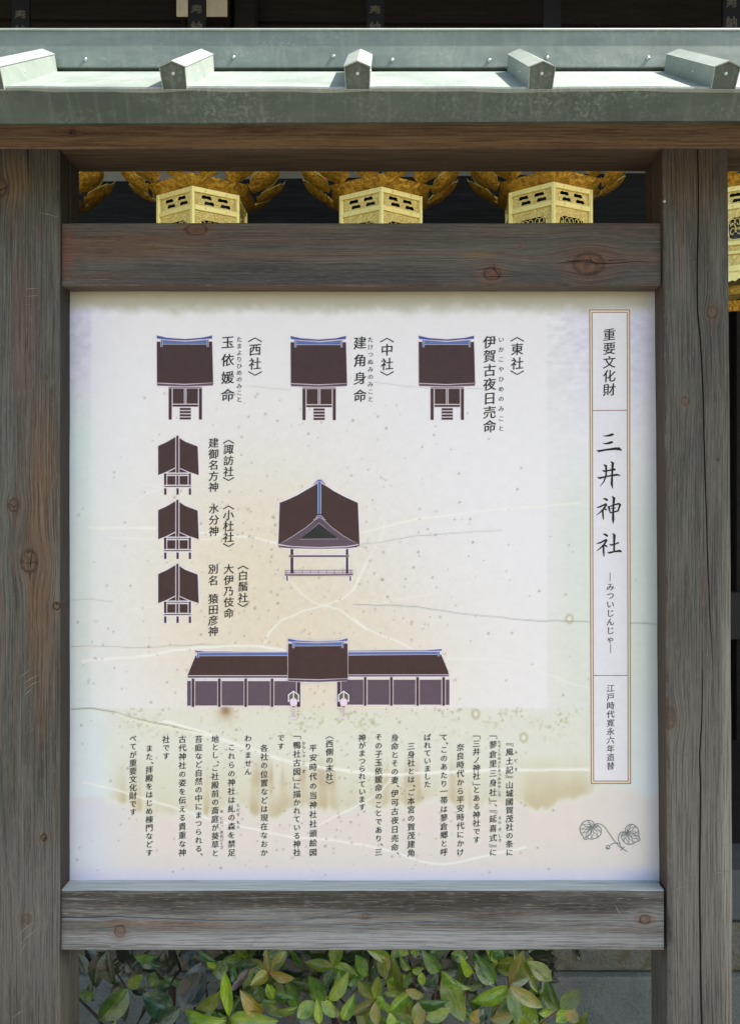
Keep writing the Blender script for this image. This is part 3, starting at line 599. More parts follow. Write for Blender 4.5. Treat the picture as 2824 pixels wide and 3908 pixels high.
class Print:
    """flat print in photo pixels on the sheet, each layer .2 mm above the last"""
    def __init__(s): s.v = []; s.f = []; s.mi = []; s.mats = []
    def pt(s, x, y, k): return tuple(P(x, y, DP-.00022*k-.00018))
    def mat(s, m):
        if m not in s.mats: s.mats.append(m)
        return s.mats.index(m)
    def poly(s, pts, m, k=2):
        b = len(s.v); s.v += [s.pt(x, y, k) for x, y in pts]
        for t in tessellate_polygon([[Vector((x, y, 0)) for x, y in pts]]): s.f.append(tuple(b+i for i in t)); s.mi.append(s.mat(m))
    def line(s, pts, wd, m, k=3, closed=False):
        s.nl = getattr(s, 'nl', 0)+1; k = k+.012*(s.nl % 40)
        if closed: pts = list(pts)+[pts[0]]
        nrm = []
        for i in range(len(pts)):
            a = pts[max(i-1, 0)]; c = pts[min(i+1, len(pts)-1)]
            if closed and i in (0, len(pts)-1): a, c = pts[-2], pts[1]
            dx, dy = c[0]-a[0], c[1]-a[1]; l = math.hypot(dx, dy) or 1; nrm.append((-dy/l, dx/l))
        b = len(s.v); mi = s.mat(m)
        for i, ((x, y), (u, v)) in enumerate(zip(pts, nrm)):
            h = (wd[i] if isinstance(wd, (list, tuple)) else wd)/2
            s.v += [s.pt(x+u*h, y+v*h, k), s.pt(x-u*h, y-v*h, k)]
        for i in range(len(pts)-1):
            s.f.append((b+2*i, b+2*i+2, b+2*i+3, b+2*i+1)); s.mi.append(mi)
    def shape(s, pts, m, o=(0, 0), sc=1, halo=True, edge=True, k=2):
        pts = [(o[0]+x/sc, o[1]+y/sc) for x, y in pts]
        if halo: s.line(pts, 9, I_halo, 0, True)
        s.poly(pts, m, k)
        if edge: s.line(pts, 1.5, I_line, k+1, True)
    def rect(s, x0, y0, x1, y1, m, o=(0, 0), sc=1, **k): s.shape([(x0, y0), (x1, y0), (x1, y1), (x0, y1)], m, o, sc, **k)
    def build(s, name, parent=panel):
        me = bpy.data.meshes.new(name); me.from_pydata(s.v, [], s.f)
        for m in s.mats: me.materials.append(m)
        me.polygons.foreach_set('material_index', s.mi); me.update()
        return link(name, me, parent)
GL = {}
def glyph(ch, off):
    if (ch, off) in GL: return GL[(ch, off)]
    c = bpy.data.curves.new('t', 'FONT'); c.body = ch; c.size = 1; c.resolution_u = 2; c.offset = off
    o = bpy.data.objects.new('t', c); COL.objects.link(o)
    m = bpy.data.meshes.new_from_object(o.evaluated_get(bpy.context.evaluated_depsgraph_get()))
    cnt = {}                                 # brush-like contrast: thin level strokes, full upright ones
    for p in m.polygons:
        vv = list(p.vertices)
        for a_, b_ in zip(vv, vv[1:]+vv[:1]): cnt[(a_, b_)] = 1
    nn_ = {}
    for (a_, b_) in cnt:
        if (b_, a_) in cnt: continue
        A_, B_ = m.vertices[a_].co, m.vertices[b_].co; dx, dy = B_.x-A_.x, B_.y-A_.y; l_ = math.hypot(dx, dy) or 1
        for q_ in (a_, b_): u_, v_ = nn_.get(q_, (0, 0)); nn_[q_] = (u_+dy/l_, v_-dx/l_)
    for q_, (u_, v_) in nn_.items():
        l_ = math.hypot(u_, v_)
        if l_ > .2:
            u_, v_ = u_/l_, v_/l_; co_ = m.vertices[q_].co; wv_ = .006*math.sin(co_.x*11+co_.y*7)
            co_.x += u_*(.017+wv_); co_.y += v_*abs(v_)*(.004+wv_*.5)
    r = ([(v.co.x-.5, v.co.y-.38) for v in m.vertices], [tuple(p.vertices) for p in m.polygons])
    bpy.data.objects.remove(o); bpy.data.curves.remove(c); bpy.data.meshes.remove(m); GL[(ch, off)] = r; return r
def write(pr, ch, x, y, sz, m=None, off=-.006, k=2):
    vs, fs = glyph(ch, off); b = len(pr.v); mi = pr.mat(m or I_text)
    if ch == '、': x += sz*.36; y -= sz*.30
    kana = '\u3040' <= ch <= '\u30ff'; e = sz*(.93 if kana else 1.0)
    for (u, v) in vs:                       # brush-like lean: strokes rise to the right
        v2 = v+.085*u*(1 if not kana else .4); u2 = u+.02*v
        pr.v.append(pr.pt(x+u2*e, y-v2*e, k))
    pr.f += [tuple(i+b for i in f) for f in fs]; pr.mi += [mi]*len(fs)
def column(segs, default=31, m=None, off=0, name='lettering'):
    pr = Print()
    for e in segs:
        s_, x, ya, yb = e[:4]; sz = e[4] if len(e) > 4 else default
        ruby = sz < 28 and default == 31
        for i, ch in enumerate(s_):
            y = ya if len(s_) == 1 else ya+(yb-ya)*i/(len(s_)-1)
            write(pr, ch, x, y, sz*.98, (I_ruby if sz < 28 else (m or I_text)), off if sz > 28 else -.004)
    return pr
def angle(pr, x, y, wd, up, lw=3.2):
    h = wd*.28*(1 if up else -1); pr.line([(x-wd/2, y+h/2), (x, y-h/2), (x+wd/2, y+h/2)], lw, I_text, 2)
def corner(pr, x, y, up, dbl=False, wd=28, hh=12):
    if dbl:
        for d in (0, 5):
            if up: pr.line([(x-wd/2, y-hh/2+d), (x+wd/2-d, y-hh/2+d), (x+wd/2-d, y+hh/2)], 1.6, I_text, 2)
            else: pr.line([(x-wd/2+d, y-hh/2), (x-wd/2+d, y+hh/2-d), (x+wd/2, y+hh/2-d)], 1.6, I_text, 2)
    elif up: pr.line([(x-wd/2, y-hh/2), (x+wd/2, y-hh/2), (x+wd/2, y+hh/2)], 2.6, I_text, 2)
    else: pr.line([(x-wd/2, y-hh/2), (x-wd/2, y+hh/2), (x+wd/2, y+hh/2)], 2.6, I_text, 2)
br = {"西社": (1297, 1425, 52), "中社": (1298, 1425, 51), "東社": (1295, 1422, 51), "諏訪社": (1686, 1828, 41), "小杜社": (1937, 2080, 41), "白鬚社": (2166, 2309, 40)}
for e in HEAD:
    pr = column([e], e[4], off=0)
    if e[0] in br: a, c, wd = br[e[0]]; angle(pr, e[1], a, wd, True, 4); angle(pr, e[1], c, wd, False, 4)
    pr.build('lettering')
cor = {0: [(1943.7, 2844, 1, 1), (1943.7, 2962, 0, 1)], 1: [(1881, 2815, 1, 0), (1881, 3051, 0, 0), (1881, 3100, 1, 1), (1881, 3226, 0, 1)],
       2: [(1818, 2815, 1, 0), (1818, 2989, 0, 0)], 12: [(1133.5, 2816, 1, 0), (1133.5, 2972, 0, 0)]}
for i, segs in enumerate(BODY):
    pr = column(segs, 31)
    for (x, y, up, db) in cor.get(i, []): corner(pr, x, y, bool(up), bool(db))
    if i == 10: angle(pr, 1258, 2815, 31, True, 2.6); angle(pr, 1258, 2987, 31, False, 2.6)
    pr.build('lettering')
# title strip
pr = Print()
def quad(a, b, c, d, m, k): pr.poly([a, b, c, d], m, k)
OL = [(2247, 1181), (2403, 1181), (2407, 2992), (2253, 2992)]
def inset(q, t): return [(q[0][0]+t, q[0][1]+t), (q[1][0]-t, q[1][1]+t), (q[2][0]-t, q[2][1]-t), (q[3][0]+t, q[3][1]-t)]
pr.poly(OL, I_fr, 0); pr.poly(inset(OL, 4), I_cream, 1); pr.poly(inset(OL, 9.5), I_fr, 2); pr.poly(inset(OL, 13), I_box, 3)
pr.line([(2259, 1567), (2391, 1566)], 3.2, I_fr, 4); pr.line([(2263, 2578), (2393, 2578)], 3.2, I_fr, 4)
pr.build('title_border')
for e in TITLE:
    pr = Print()
    for i, ch in enumerate(e[0]): write(pr, ch, e[1], e[2]+(e[3]-e[2])*i/(len(e[0])-1), e[4], I_text, 0 if e[4] > 45 else -.004, 5)
    if e[0][0] == 'み': pr.line([(2326.6, 2185), (2327, 2218)], 2, I_text, 5); pr.line([(2329, 2459), (2329.3, 2492)], 2, I_text, 5)
    pr.build('lettering')
BR = {
'三': [[(390, 206, 4), (440, 206, 14), (490, 194, 22), (512, 186, 18), (524, 194, 5)], [(388, 298, 4), (430, 302, 14), (480, 290, 22), (504, 281, 18), (515, 290, 5)], [(315, 383, 8), (335, 395, 18), (420, 378, 16), (540, 364, 22), (590, 366, 28), (622, 388, 5)]],
'井': [[(380, 632, 6), (405, 642, 16), (470, 632, 12), (530, 620, 22), (545, 622, 6)], [(320, 718, 6), (345, 728, 18), (440, 706, 12), (560, 686, 18), (603, 694, 8)], [(398, 560, 8), (425, 575, 22), (430, 640, 14), (425, 700, 15), (400, 770, 11), (352, 832, 3)], [(486, 522, 8), (510, 540, 24), (504, 620, 16), (500, 720, 16), (497, 800, 22), (508, 855, 5)]],
'神': [[(390, 980, 5), (420, 986, 20), (448, 1005, 16)], [(312, 1092, 6), (345, 1085, 14), (400, 1060, 14), (434, 1047, 20)], [(434, 1050, 18), (395, 1110, 15), (350, 1155, 10), (305, 1187, 3)], [(386, 1110, 15), (388, 1180, 16), (395, 1242, 7)], [(392, 1098, 6), (420, 1115, 16), (436, 1125, 7)], [(448, 1075, 9), (462, 1090, 18), (470, 1130, 13), (480, 1162, 10)], [(455, 1085, 10), (520, 1062, 11), (580, 1044, 18), (608, 1056, 12)], [(602, 1052, 20), (587, 1095, 14), (575, 1132, 14)], [(485, 1105, 6), (542, 1097, 10)], [(475, 1158, 10), (530, 1146, 11), (578, 1132, 14)], [(502, 952, 8), (525, 972, 24), (518, 1060, 16), (514, 1180, 18), (515, 1240, 22), (514, 1292, 4)]],
'社': [[(388, 1418, 5), (420, 1426, 20), (448, 1448, 16)], [(310, 1535, 6), (350, 1530, 14), (400, 1502, 14), (437, 1490, 20)], [(437, 1492, 18), (400, 1550, 15), (350, 1600, 10), (308, 1630, 3)], [(396, 1560, 15), (396, 1640, 16), (402, 1697, 7)], [(400, 1550, 6), (425, 1565, 16), (442, 1580, 7)], [(468, 1550, 6), (490, 1556, 14), (550, 1540, 12), (585, 1525, 14)], [(510, 1412, 8), (530, 1432, 24), (526, 1530, 16), (526, 1638, 14)], [(445, 1645, 6), (465, 1652, 16), (540, 1634, 14), (600, 1628, 22), (622, 1642, 7)]]}
for ch, strokes in BR.items():
    pr = Print()
    for i, stx in enumerate(strokes):
        pr.line([(2180+x/3.24, 1600+y/3.24) for x, y, _ in stx], [w_/3.24*1.4 for *_, w_ in stx], I_text, 5+.05*i)
    pr.build('lettering')

# shrine drawings
def shrine_a(dx, dy):
    pr = Print(); o = (500+dx, 1230+dy); s = 2.927; f = lambda p, m, **k: pr.shape(p, m, o, s, **k); r = lambda a, b, c, d, m, **k: pr.rect(a, b, c, d, m, o, s, **k)
    f([(290, 145), (400, 170), (600, 186), (800, 170), (910, 145), (908, 183), (800, 190), (610, 205), (400, 195), (293, 183)], I_dblue)
    f([(290, 215), (910, 215), (922, 675), (600, 690), (292, 675)], I_brown); f([(292, 680), (600, 695), (925, 675), (915, 708), (610, 718), (300, 710)], I_mauve)
    f([(352, 195), (610, 215), (852, 195), (852, 245), (352, 245)], I_blue, k=4); r(335, 195, 354, 275, I_blue, k=6); r(851, 195, 868, 275, I_blue, k=6)
    r(422, 722, 795, 735, I_mauve); r(422, 738, 460, 1087, I_brown); r(760, 738, 797, 1087, I_brown); r(468, 738, 596, 910, I_brown); r(622, 738, 752, 910, I_brown)
    r(602, 738, 615, 910, I_mauve); r(467, 918, 752, 944, I_brown)
    for a in (955, 990, 1025, 1060): r(547, a, 672, a+27, I_brown)
    pr.build('shrine_drawing')
shrine_a(0, 0); shrine_a(510, 2); shrine_a(998, 1)
def shrine_s(dy):
    pr = Print(); o = (560, 1640+dy); s = 3.725; f = lambda p, m, **k: pr.shape(p, m, o, s, **k); r = lambda a, b, c, d, m, **k: pr.rect(a, b, c, d, m, o, s, **k)
    f([(165, 230), (290, 172), (412, 105), (412, 535), (290, 598), (165, 645)], I_brown); f([(468, 120), (560, 172), (650, 205), (730, 238), (745, 645), (600, 600), (468, 540)], I_brown)
    r(248, 620, 286, 785, I_brown, k=1); r(598, 620, 634, 785, I_brown, k=1)
    f([(295, 608), (412, 548), (412, 608)], I_brown); f([(468, 548), (590, 608), (468, 608)], I_brown); r(295, 624, 588, 640, I_brown); r(295, 656, 412, 782, I_brown); r(470, 656, 588, 782, I_brown)
    r(422, 85, 457, 610, I_brown, k=4); r(424, 652, 457, 785, I_brown, k=4); r(250, 797, 635, 815, I_brown)
    for a in (250, 425, 600): r(a, 832, a+36, 925, I_brown)
    pr.build('shrine_drawing')
shrine_s(0); shrine_s(245); shrine_s(489)
pr = Print(); o = (1000, 1780); s = 3.563; f = lambda p, m, **k: pr.shape(p, m, o, s, **k); r = lambda a, b, c, d, m, **k: pr.rect(a, b, c, d, m, o, s, **k)
f([(240, 495), (340, 455), (480, 390), (600, 320), (700, 262), (757, 230), (810, 232), (870, 262), (980, 335), (1130, 415), (1305, 495), (1328, 1055), (780, 1095), (222, 1055)], I_brown)
f([(780, 690), (850, 735), (950, 830), (1100, 940), (1210, 1005), (1330, 1055), (1150, 1085), (780, 1100), (400, 1085), (225, 1055), (340, 1000), (440, 935), (600, 830), (700, 745)], I_mauve, k=4, halo=False)
f([(778, 770), (1040, 985), (515, 990)], I_green, k=6, halo=False)
f([(222, 1072), (400, 1094), (780, 1110), (1150, 1097), (1330, 1066), (1290, 1100), (1150, 1115), (780, 1122), (400, 1115), (270, 1105)], I_brown, k=2)
r(760, 190, 803, 645, I_blue, k=6, halo=False)
for dy in (0, 488):
    f([(698, 240-5+dy), (725, 228+dy), (735, 205+dy), (757, 178+dy), (805, 178+dy), (832, 205+dy), (845, 228+dy), (868, 238+dy), (850, 245+dy), (828, 228+dy), (808, 200+dy), (757, 200+dy), (738, 228+dy), (715, 248+dy)], I_dblue, k=8)
r(387, 1125, 430, 1455, I_brown); r(1140, 1125, 1175, 1455, I_brown); r(372, 1207, 1183, 1232, I_brown, k=4)
for y, wd in ((1413, 1.8), (1440, 1.4), (1465, 2.2), (1478, 2.4)): pr.line([(1000+312/s, 1780+(y+2)/s), (1000+780/s, 1780+(y+3)/s), (1000+1238/s, 1780+(y-3)/s)], wd, I_brown, 7)
pr.poly([(1000+312/s, 1780+1408/s), (1000+1238/s, 1780+1408/s), (1000+1238/s, 1780+1485/s), (1000+312/s, 1780+1485/s)], I_pink, 1)
for x in (330, 440, 550, 660, 770, 880, 988, 1097, 1207): pr.line([(1000+x/s, 1780+1413/s), (1000+x/s, 1780+1455/s)], 1.3, I_brown, 7)
r(332, 1490, 355, 1555, I_brown); r(1190, 1490, 1212, 1555, I_brown)
pr.build('shrine_drawing')
pr = Print(); o = (680, 2400); s = 2.927; R = 1522
f([(195, 300), (1222, 300), (1222, 520), (108, 520)], I_brown); f([(108, 525), (1222, 525), (1222, 548), (115, 548)], I_mauve, k=3)
f([(192, 240), (300, 252), (600, 256), (1222, 257), (1222, 263), (205, 264)], I_dblue); f([(235, 268), (1222, 260), (1222, 298), (235, 302)], I_blue, k=4); r(212, 268, 234, 322, I_blue, k=6)
for a, b, c in ((102, 148, I_mauve), (192, 441, I_mauve), (487, 736, I_mauve), (780, 1030, I_mauve), (1074, 1320, I_mauve)): r(a, 582, b, 858, c)
for a in (152, 446, 740, 1034): r(a, 556, a+33, 871, I_brown, k=4)
r(1326, 595, 1367, 872, I_brown, k=4)
f([(R+378, 295), (R+1415, 285), (R+1502, 510), (R+378, 512)], I_brown); f([(R+378, 515), (R+1502, 513), (R+1498, 532), (R+378, 535)], I_mauve, k=3)
f([(R+380, 250), (R+900, 246), (R+1200, 240), (R+1420, 224), (R+1418, 246), (R+380, 256)], I_dblue); f([(R+380, 260), (R+1375, 254), (R+1375, 286), (R+380, 292)], I_blue, k=4); r(R+1378, 255, R+1398, 305, I_blue, k=6)
for a, b in ((300, 548), (592, 838), (882, 1128), (1172, 1418), (1463, 1508)): r(R+a, 567, R+b, 848, I_mauve)
for a in (551, 843, 1135, 1426): r(R+a, 540, R+a+32, 858, I_brown, k=4)
r(R+254, 592, R+294, 870, I_brown, k=4)
f([(1230, 165), (1893, 162), (1897, 553), (1560, 566), (1226, 556)], I_brown, k=6); f([(1226, 560), (1560, 570), (1897, 553), (1880, 583), (1560, 595), (1242, 588)], I_mauve, k=6)
f([(1230, 108), (1330, 128), (1560, 140), (1800, 128), (1893, 105), (1892, 135), (1560, 150), (1232, 142)], I_dblue, k=8); f([(1278, 148), (1560, 158), (1845, 146), (1845, 188), (1278, 192)], I_blue, k=8)
r(1278, 148, 1297, 214, I_blue, k=10); r(1828, 146, 1846, 214, I_blue, k=10)
pr.build('shrine_drawing')
for cx_ in (1290, 327+R):
    pr = Print(); q = lambda pts, m, k: pr.poly([(o[0]+(cx_+x)/s, o[1]+y/s) for x, y in pts], m, k)
    q([(-62, 735), (0, 690), (62, 735), (62, 820), (0, 775), (-62, 820)], I_halo, 11); q([(-50, 740), (-6, 708), (-6, 768), (-50, 802)], I_olive, 12); q([(6, 708), (50, 740), (50, 802), (6, 768)], I_olive, 12)
    q([(42*math.cos(t*PI/8), 823+42*math.sin(t*PI/8)) for t in range(16)], I_pink, 13); q([(-14, 862), (14, 862), (14, 871), (-14, 871)], I_mauve, 14)
    q([(-9, 871), (9, 871), (9, 990), (-9, 990)], I_pink, 11); q([(-4, 871), (4, 871), (4, 988), (-4, 988)], I_pline, 12); q([(-28, 988), (28, 988), (28, 1004), (-28, 1004)], I_pink, 13)
    pr.build('lantern_drawing')
# two-leaf emblem
pr = Print(); E = lambda l: [(2160+x/4.0975, 3060+y/4.0975) for x, y in l]
def spl(pts, n=5):
    out = []; p = [pts[0]]+list(pts)+[pts[-1]]
    for i in range(1, len(p)-2):
        for k in range(n):
            t = k/n; out.append(tuple(.5*(2*p[i][j]+(p[i+1][j]-p[i-1][j])*t+(2*p[i-1][j]-5*p[i][j]+4*p[i+1][j]-p[i+2][j])*t*t+(3*p[i][j]-p[i-1][j]-3*p[i+1][j]+p[i+2][j])*t**3) for j in (0, 1)))
    out.append(pts[-1]); return out
def leafdraw(outline, c, tips, curls):
    pr.line(E(spl(outline)), 2.6, I_embl, 2)
    for (tx, ty) in tips:
        dx, dy = tx-c[0], ty-c[1]; l = math.hypot(dx, dy); ux, uy = dx/l, dy/l; wd = l*.13
        for sg in (-1, 1):
            pr.line(E(spl([(c[0]+ux*8, c[1]+uy*8), (c[0]+dx*.45-uy*wd*sg, c[1]+dy*.45+ux*wd*sg), (c[0]+dx*.80, c[1]+dy*.80), (tx-uy*wd*.8*-sg, ty+ux*wd*.8*-sg)], 4)), 1.7, I_embl, 2)
    for cu in curls: pr.line(E(spl(cu)), 2.0, I_embl, 2)
leafdraw([(430, 360), (425, 325), (390, 298), (340, 292), (285, 308), (245, 345), (218, 400), (216, 450), (235, 500), (262, 540), (285, 588), (340, 580), (400, 585), (460, 570), (515, 540), (545, 490), (545, 430), (520, 390), (480, 362), (430, 372)],
         (408, 395), [(285, 585), (225, 430), (240, 350), (340, 300), (240, 500), (400, 583), (500, 550), (543, 470), (500, 385), (320, 575)], [[(430, 360), (405, 388), (380, 380), (378, 355), (400, 345)], [(430, 372), (420, 400), (440, 412), (458, 395), (448, 380)]])
leafdraw([(920, 465), (925, 425), (945, 385), (990, 358), (1045, 358), (1092, 385), (1122, 430), (1133, 500), (1138, 560), (1150, 605), (1100, 622), (1050, 655), (990, 668), (930, 650), (885, 610), (862, 550), (870, 505), (895, 478), (930, 478)],
         (940, 480), [(1148, 603), (1130, 480), (1090, 385), (1010, 360), (1060, 650), (975, 666), (895, 618), (870, 530), (1138, 540)], [[(920, 465), (945, 482), (970, 470), (962, 445), (945, 445)], [(930, 478), (948, 500), (930, 518), (910, 508)]])
pr.line(E(spl([(430, 360), (480, 342), (540, 352), (600, 395), (660, 480), (770, 635), (830, 700), (880, 735), (955, 780)])), 2.8, I_embl, 2)
pr.line(E(spl([(905, 467), (850, 482), (820, 530), (818, 600), (845, 680), (880, 735)])), 2.8, I_embl, 2)
pr.line(E(spl([(680, 685), (720, 657), (780, 645), (840, 662)])), 2.6, I_embl, 2); pr.line(E([(650+30*math.cos(t*PI/8), 712+30*math.sin(t*PI/8)) for t in range(17)]), 2.4, I_embl, 2)
pr.poly(E([(650+28*math.cos(t*PI/8+.3), 716+22*math.sin(t*PI/8+.3)) for t in range(9)]), I_embl, 2); pr.line(E([(850, 760), (910, 705)]), 3, I_embl, 2)
pr.build('emblem')

# ------------------------------------------------------------------ gilded lanterns
def gold(name, rgb, rough, sc, st_, dark):
    m, n, b = newmat(name); g = N(n); p = g.obj()
    v = g.node('ShaderNodeTexVoronoi', feature='F1'); n.links.new(p, v.inputs['Vector']); v.inputs['Scale'].default_value = sc
    wv = g.noise(p, sc*.7, 3, .6, 2.5)
    col = g.mix(g.step(wv, .30, .72), lin(dark), lin(rgb)); n.links.new(col, b.inputs['Base Color'])
    b.inputs['Metallic'].default_value = .6; n.links.new(g.m('ADD', rough-.08, g.m('MULTIPLY', g.noise(p, 18, 3), .25)), b.inputs['Roughness'])
    bump(g, b, g.m('ADD', g.m('MULTIPLY', wv, 1.6), v.outputs['Distance']), st_, .003)
    return m
G_body = gold('gilt_smooth', (255, 242, 158), .42, 40, .10, (250, 232, 150))
G_relief = gold('gilt_engraved', (255, 240, 156), .42, 120, .6, (214, 186, 104))
G_petal = gold('gilt_petal', (255, 208, 84), .30, 48, .8, (176, 128, 44))
G_glass = plain('lantern_glass', (36, 42, 46), .25)
LR = .1595; LS = 2.717/F
hexp = lambda r, k, a0: (r*math.cos(a0+k*PI/3), r*math.sin(a0+k*PI/3))
def lantern(px, z0, rot, label, full=True):
    x = (px-VX)*2.72/F; A = -PI/2+math.radians(rot)
    root = empty('hanging_lantern', (x, 2.8, CH+z0), label, 'lantern', 'gilded lanterns hanging in a row under the eave')
    def put(mb, name, mat, smooth=False, par=root):
        me_ = bpy.data.meshes.new(name); me_.from_pydata(mb.v, [], mb.f); me_.materials.append(mat)
        if smooth: me_.polygons.foreach_set('use_smooth', [True]*len(mb.f))
        o_ = bpy.data.objects.new(name, me_); COL.objects.link(o_); o_.parent = par; return o_
    def ring(r0, r1, za, zb_, mat, name):
        mb = MB(); vs = []
        for r_, z_ in ((r0, za), (r1, zb_), (r1*.93, zb_), (r0*.93, za)):
            vs += [(*hexp(r_, k, A), z_) for k in range(6)]
        fs = []
        for l in range(4):
            for k in range(6): fs.append((l*6+k, l*6+(k+1) % 6, ((l+1) % 4)*6+(k+1) % 6, ((l+1) % 4)*6+k))
        mb.add(vs, fs); return put(mb, name, mat)
    px_ = LS
    ring(LR*1.02, LR*1.02, 0, -18*px_, G_body, 'band'); ring(LR*1.02, LR*1.02, -66*px_, -84*px_, G_body, 'band')
    ring(LR*1.03, LR*1.03, -207*px_, -222*px_, G_body, 'band'); ring(LR*1.03, LR*1.03, -245*px_, -255*px_, G_body, 'band')
    ring(LR*1.06, LR*1.06, -300*px_, -322*px_, G_body, 'band')
    ring(LR*.80, LR*.90, -366*px_, -405*px_, G_petal, 'foot_ring')
    for k in range(6):                        # corner posts
        cx0, cy0 = hexp(LR*.985, k, A); put(MB().tube([(cx0, cy0, -.001), (cx0, cy0, -300*px_)], .0085, 6), 'corner_post', G_body)
    inner = MB(); vs = [(*hexp(LR*.86, k, A), z) for z in (-.002, -300*px_) for k in range(6)]
    inner.add(vs, [(k, (k+1) % 6, 6+(k+1) % 6, 6+k) for k in range(6)]+[tuple(range(6)), tuple(range(6, 12))]); put(inner, 'glass_liner', G_glass)
    def face_pt(k, u, z, r=LR*.97):           # u from -1 to 1 across face k
        a = Vector(hexp(r, k, A)); b = Vector(hexp(r, k+1, A)); p = (a+b)/2+(b-a)/2*u; return (p.x, p.y, z)
    for k in range(6):
        pn = MB()                              # slotted panel with real openings
        zt_, zb_ = -18*px_, -66*px_; rows = [(zt_, zt_-6*px_, []), (zt_-6*px_, zt_-19*px_, [(-.62, -.17), (.12, .57)]), (zt_-19*px_, zt_-27*px_, []), (zt_-27*px_, zt_-40*px_, [(-.50, -.05), (.24, .69)]), (zt_-40*px_, zb_, [])]
        for (za, zb2, holes) in rows:
            cuts = [-1]+[c for h in holes for c in h]+[1]
            for j in range(0, len(cuts), 2):
                q4 = [face_pt(k, cuts[j], za), face_pt(k, cuts[j+1], za), face_pt(k, cuts[j+1], zb2), face_pt(k, cuts[j], zb2)]; pn.add(q4, [(0, 1, 2, 3)])
            for (ha, hb) in holes:             # waisted ends of each opening
                hm = (za+zb2)/2
                for xx, sg in ((ha, 1), (hb, -1)):
                    pn.add([face_pt(k, xx, za), face_pt(k, xx+sg*.05, za), face_pt(k, xx, hm)], [(0, 1, 2)])
                mid = (ha+hb)/2
                pn.add([face_pt(k, mid-.07, za), face_pt(k, mid+.07, za), face_pt(k, mid, za+(zb2-za)*.12)], [(0, 1, 2)])
                pn.add([face_pt(k, mid-.07, zb2), face_pt(k, mid+.07, zb2), face_pt(k, mid, zb2-(zb2-za)*.12)], [(0, 1, 2)])
        put(pn, 'slotted_panel', G_relief)
        wp = MB(); zt_, zb_ = -84*px_, -207*px_   # window surround with a cusped opening
        op = [(-.62, -124), (-.45, -116), (.45, -116), (.62, -124), (.66, -150), (.62, -190), (.5, -197), (-.5, -197), (-.62, -190), (-.66, -150)]
        outer = [(-1, -84), (-.5, -84), (.5, -84), (1, -84), (1, -150), (1, -207), (.5, -207), (-.5, -207), (-1, -207), (-1, -150)]
        vs = [face_pt(k, u, z*px_) for u, z in outer]+[face_pt(k, u, z*px_) for u, z in op]
        wp.add(vs, [(i, (i+1) % 10, 10+(i+1) % 10, 10+i) for i in range(10)]); put(wp, 'window_surround', G_relief)
        sc = MB(); rnd = random.Random(k+3)       # scrolling vine over the glass
        for cu in range(9):
            u0 = -.5+.25*(cu % 5)+rnd.uniform(-.05, .05); zc0 = (-136 if cu < 5 else -172)*px_; sg = rnd.choice((-1, 1)); ptsl = []
            for t in range(12):
                a = t*.55; r_ = .15*(1-t/13); ptsl.append(face_pt(k, u0+sg*r_*math.cos(a), zc0+r_*.13*math.sin(a), LR*.965))
            sc.tube(ptsl, .0017, 4)
        sc.tube([face_pt(k, -.6+1.2*t/14, (-150+16*math.sin(t*1.3))*px_, LR*.965) for t in range(15)], .002, 4)
        put(sc, 'vine_scroll', G_body)
        lp = MB(); lp.add([face_pt(k, -1, -222*px_), face_pt(k, 1, -222*px_), face_pt(k, 1, -245*px_), face_pt(k, -1, -245*px_)], [(0, 1, 2, 3)])
        lp.add([face_pt(k, -1, -255*px_), face_pt(k, 1, -255*px_), face_pt(k, 1, -300*px_), face_pt(k, -1, -300*px_)], [(0, 1, 2, 3)]); put(lp, 'relief_panel', G_relief)
        sk = MB(); nn = 16; top = [face_pt(k, -1+2*i/nn, -322*px_, LR*1.02) for i in range(nn+1)]
        bot = [face_pt(k, -1+2*i/nn, (-330-24*abs(math.sin(i/nn*PI*2.0))**.6-(6 if i % 2 else 0))*px_, LR*1.02) for i in range(nn+1)]
        sk.add(top+bot, [(i, i+1, nn+2+i, nn+1+i) for i in range(nn)]); put(sk, 'scalloped_skirt', G_body)
        cxx, cyy = hexp(LR*.88, k, A); dx_, dy_ = math.cos(A+k*PI/3), math.sin(A+k*PI/3)
        ft = MB(); ft.tube([(cxx, cyy, -405*px_), (cxx+dx_*.02, cyy+dy_*.02, -425*px_), (cxx+dx_*.028, cyy+dy_*.028, -445*px_), (cxx+dx_*.012, cyy+dy_*.012, -462*px_), (cxx-dx_*.004, cyy-dy_*.004, -452*px_)], [.02, .016, .012, .013, .008], 8)
        put(ft, 'foot', G_petal, True)
        for bz in (-9, -75):
            for uu in (-.96, -.45, .45):
                rv = MB(); q0 = Vector(face_pt(k, uu, bz*px_, LR*1.02)); an_ = A+(k+.5)*PI/3; rv.dome(q0, (math.cos(an_), math.sin(an_), 0), .0035, .0028, 7); put(rv, 'rivet', G_body, True)
    # cup and two tiers of engraved petals
    cup = MB(); vs = []
    for r_, z_ in ((LR*.985, 0), (LR*1.12, .012), (LR*1.24, .03)):
        for k in range(24):
            a = A+k*PI/12; hx = r_*(math.cos(PI/6)/math.cos(((a-A) % (PI/3))-PI/6)); vs.append((hx*math.cos(a), hx*math.sin(a), z_))
    cup.add(vs, [(l*24+k, l*24+(k+1) % 24, (l+1)*24+(k+1) % 24, (l+1)*24+k) for l in range(2) for k in range(24)]); put(cup, 'petal_cup', G_petal, True)
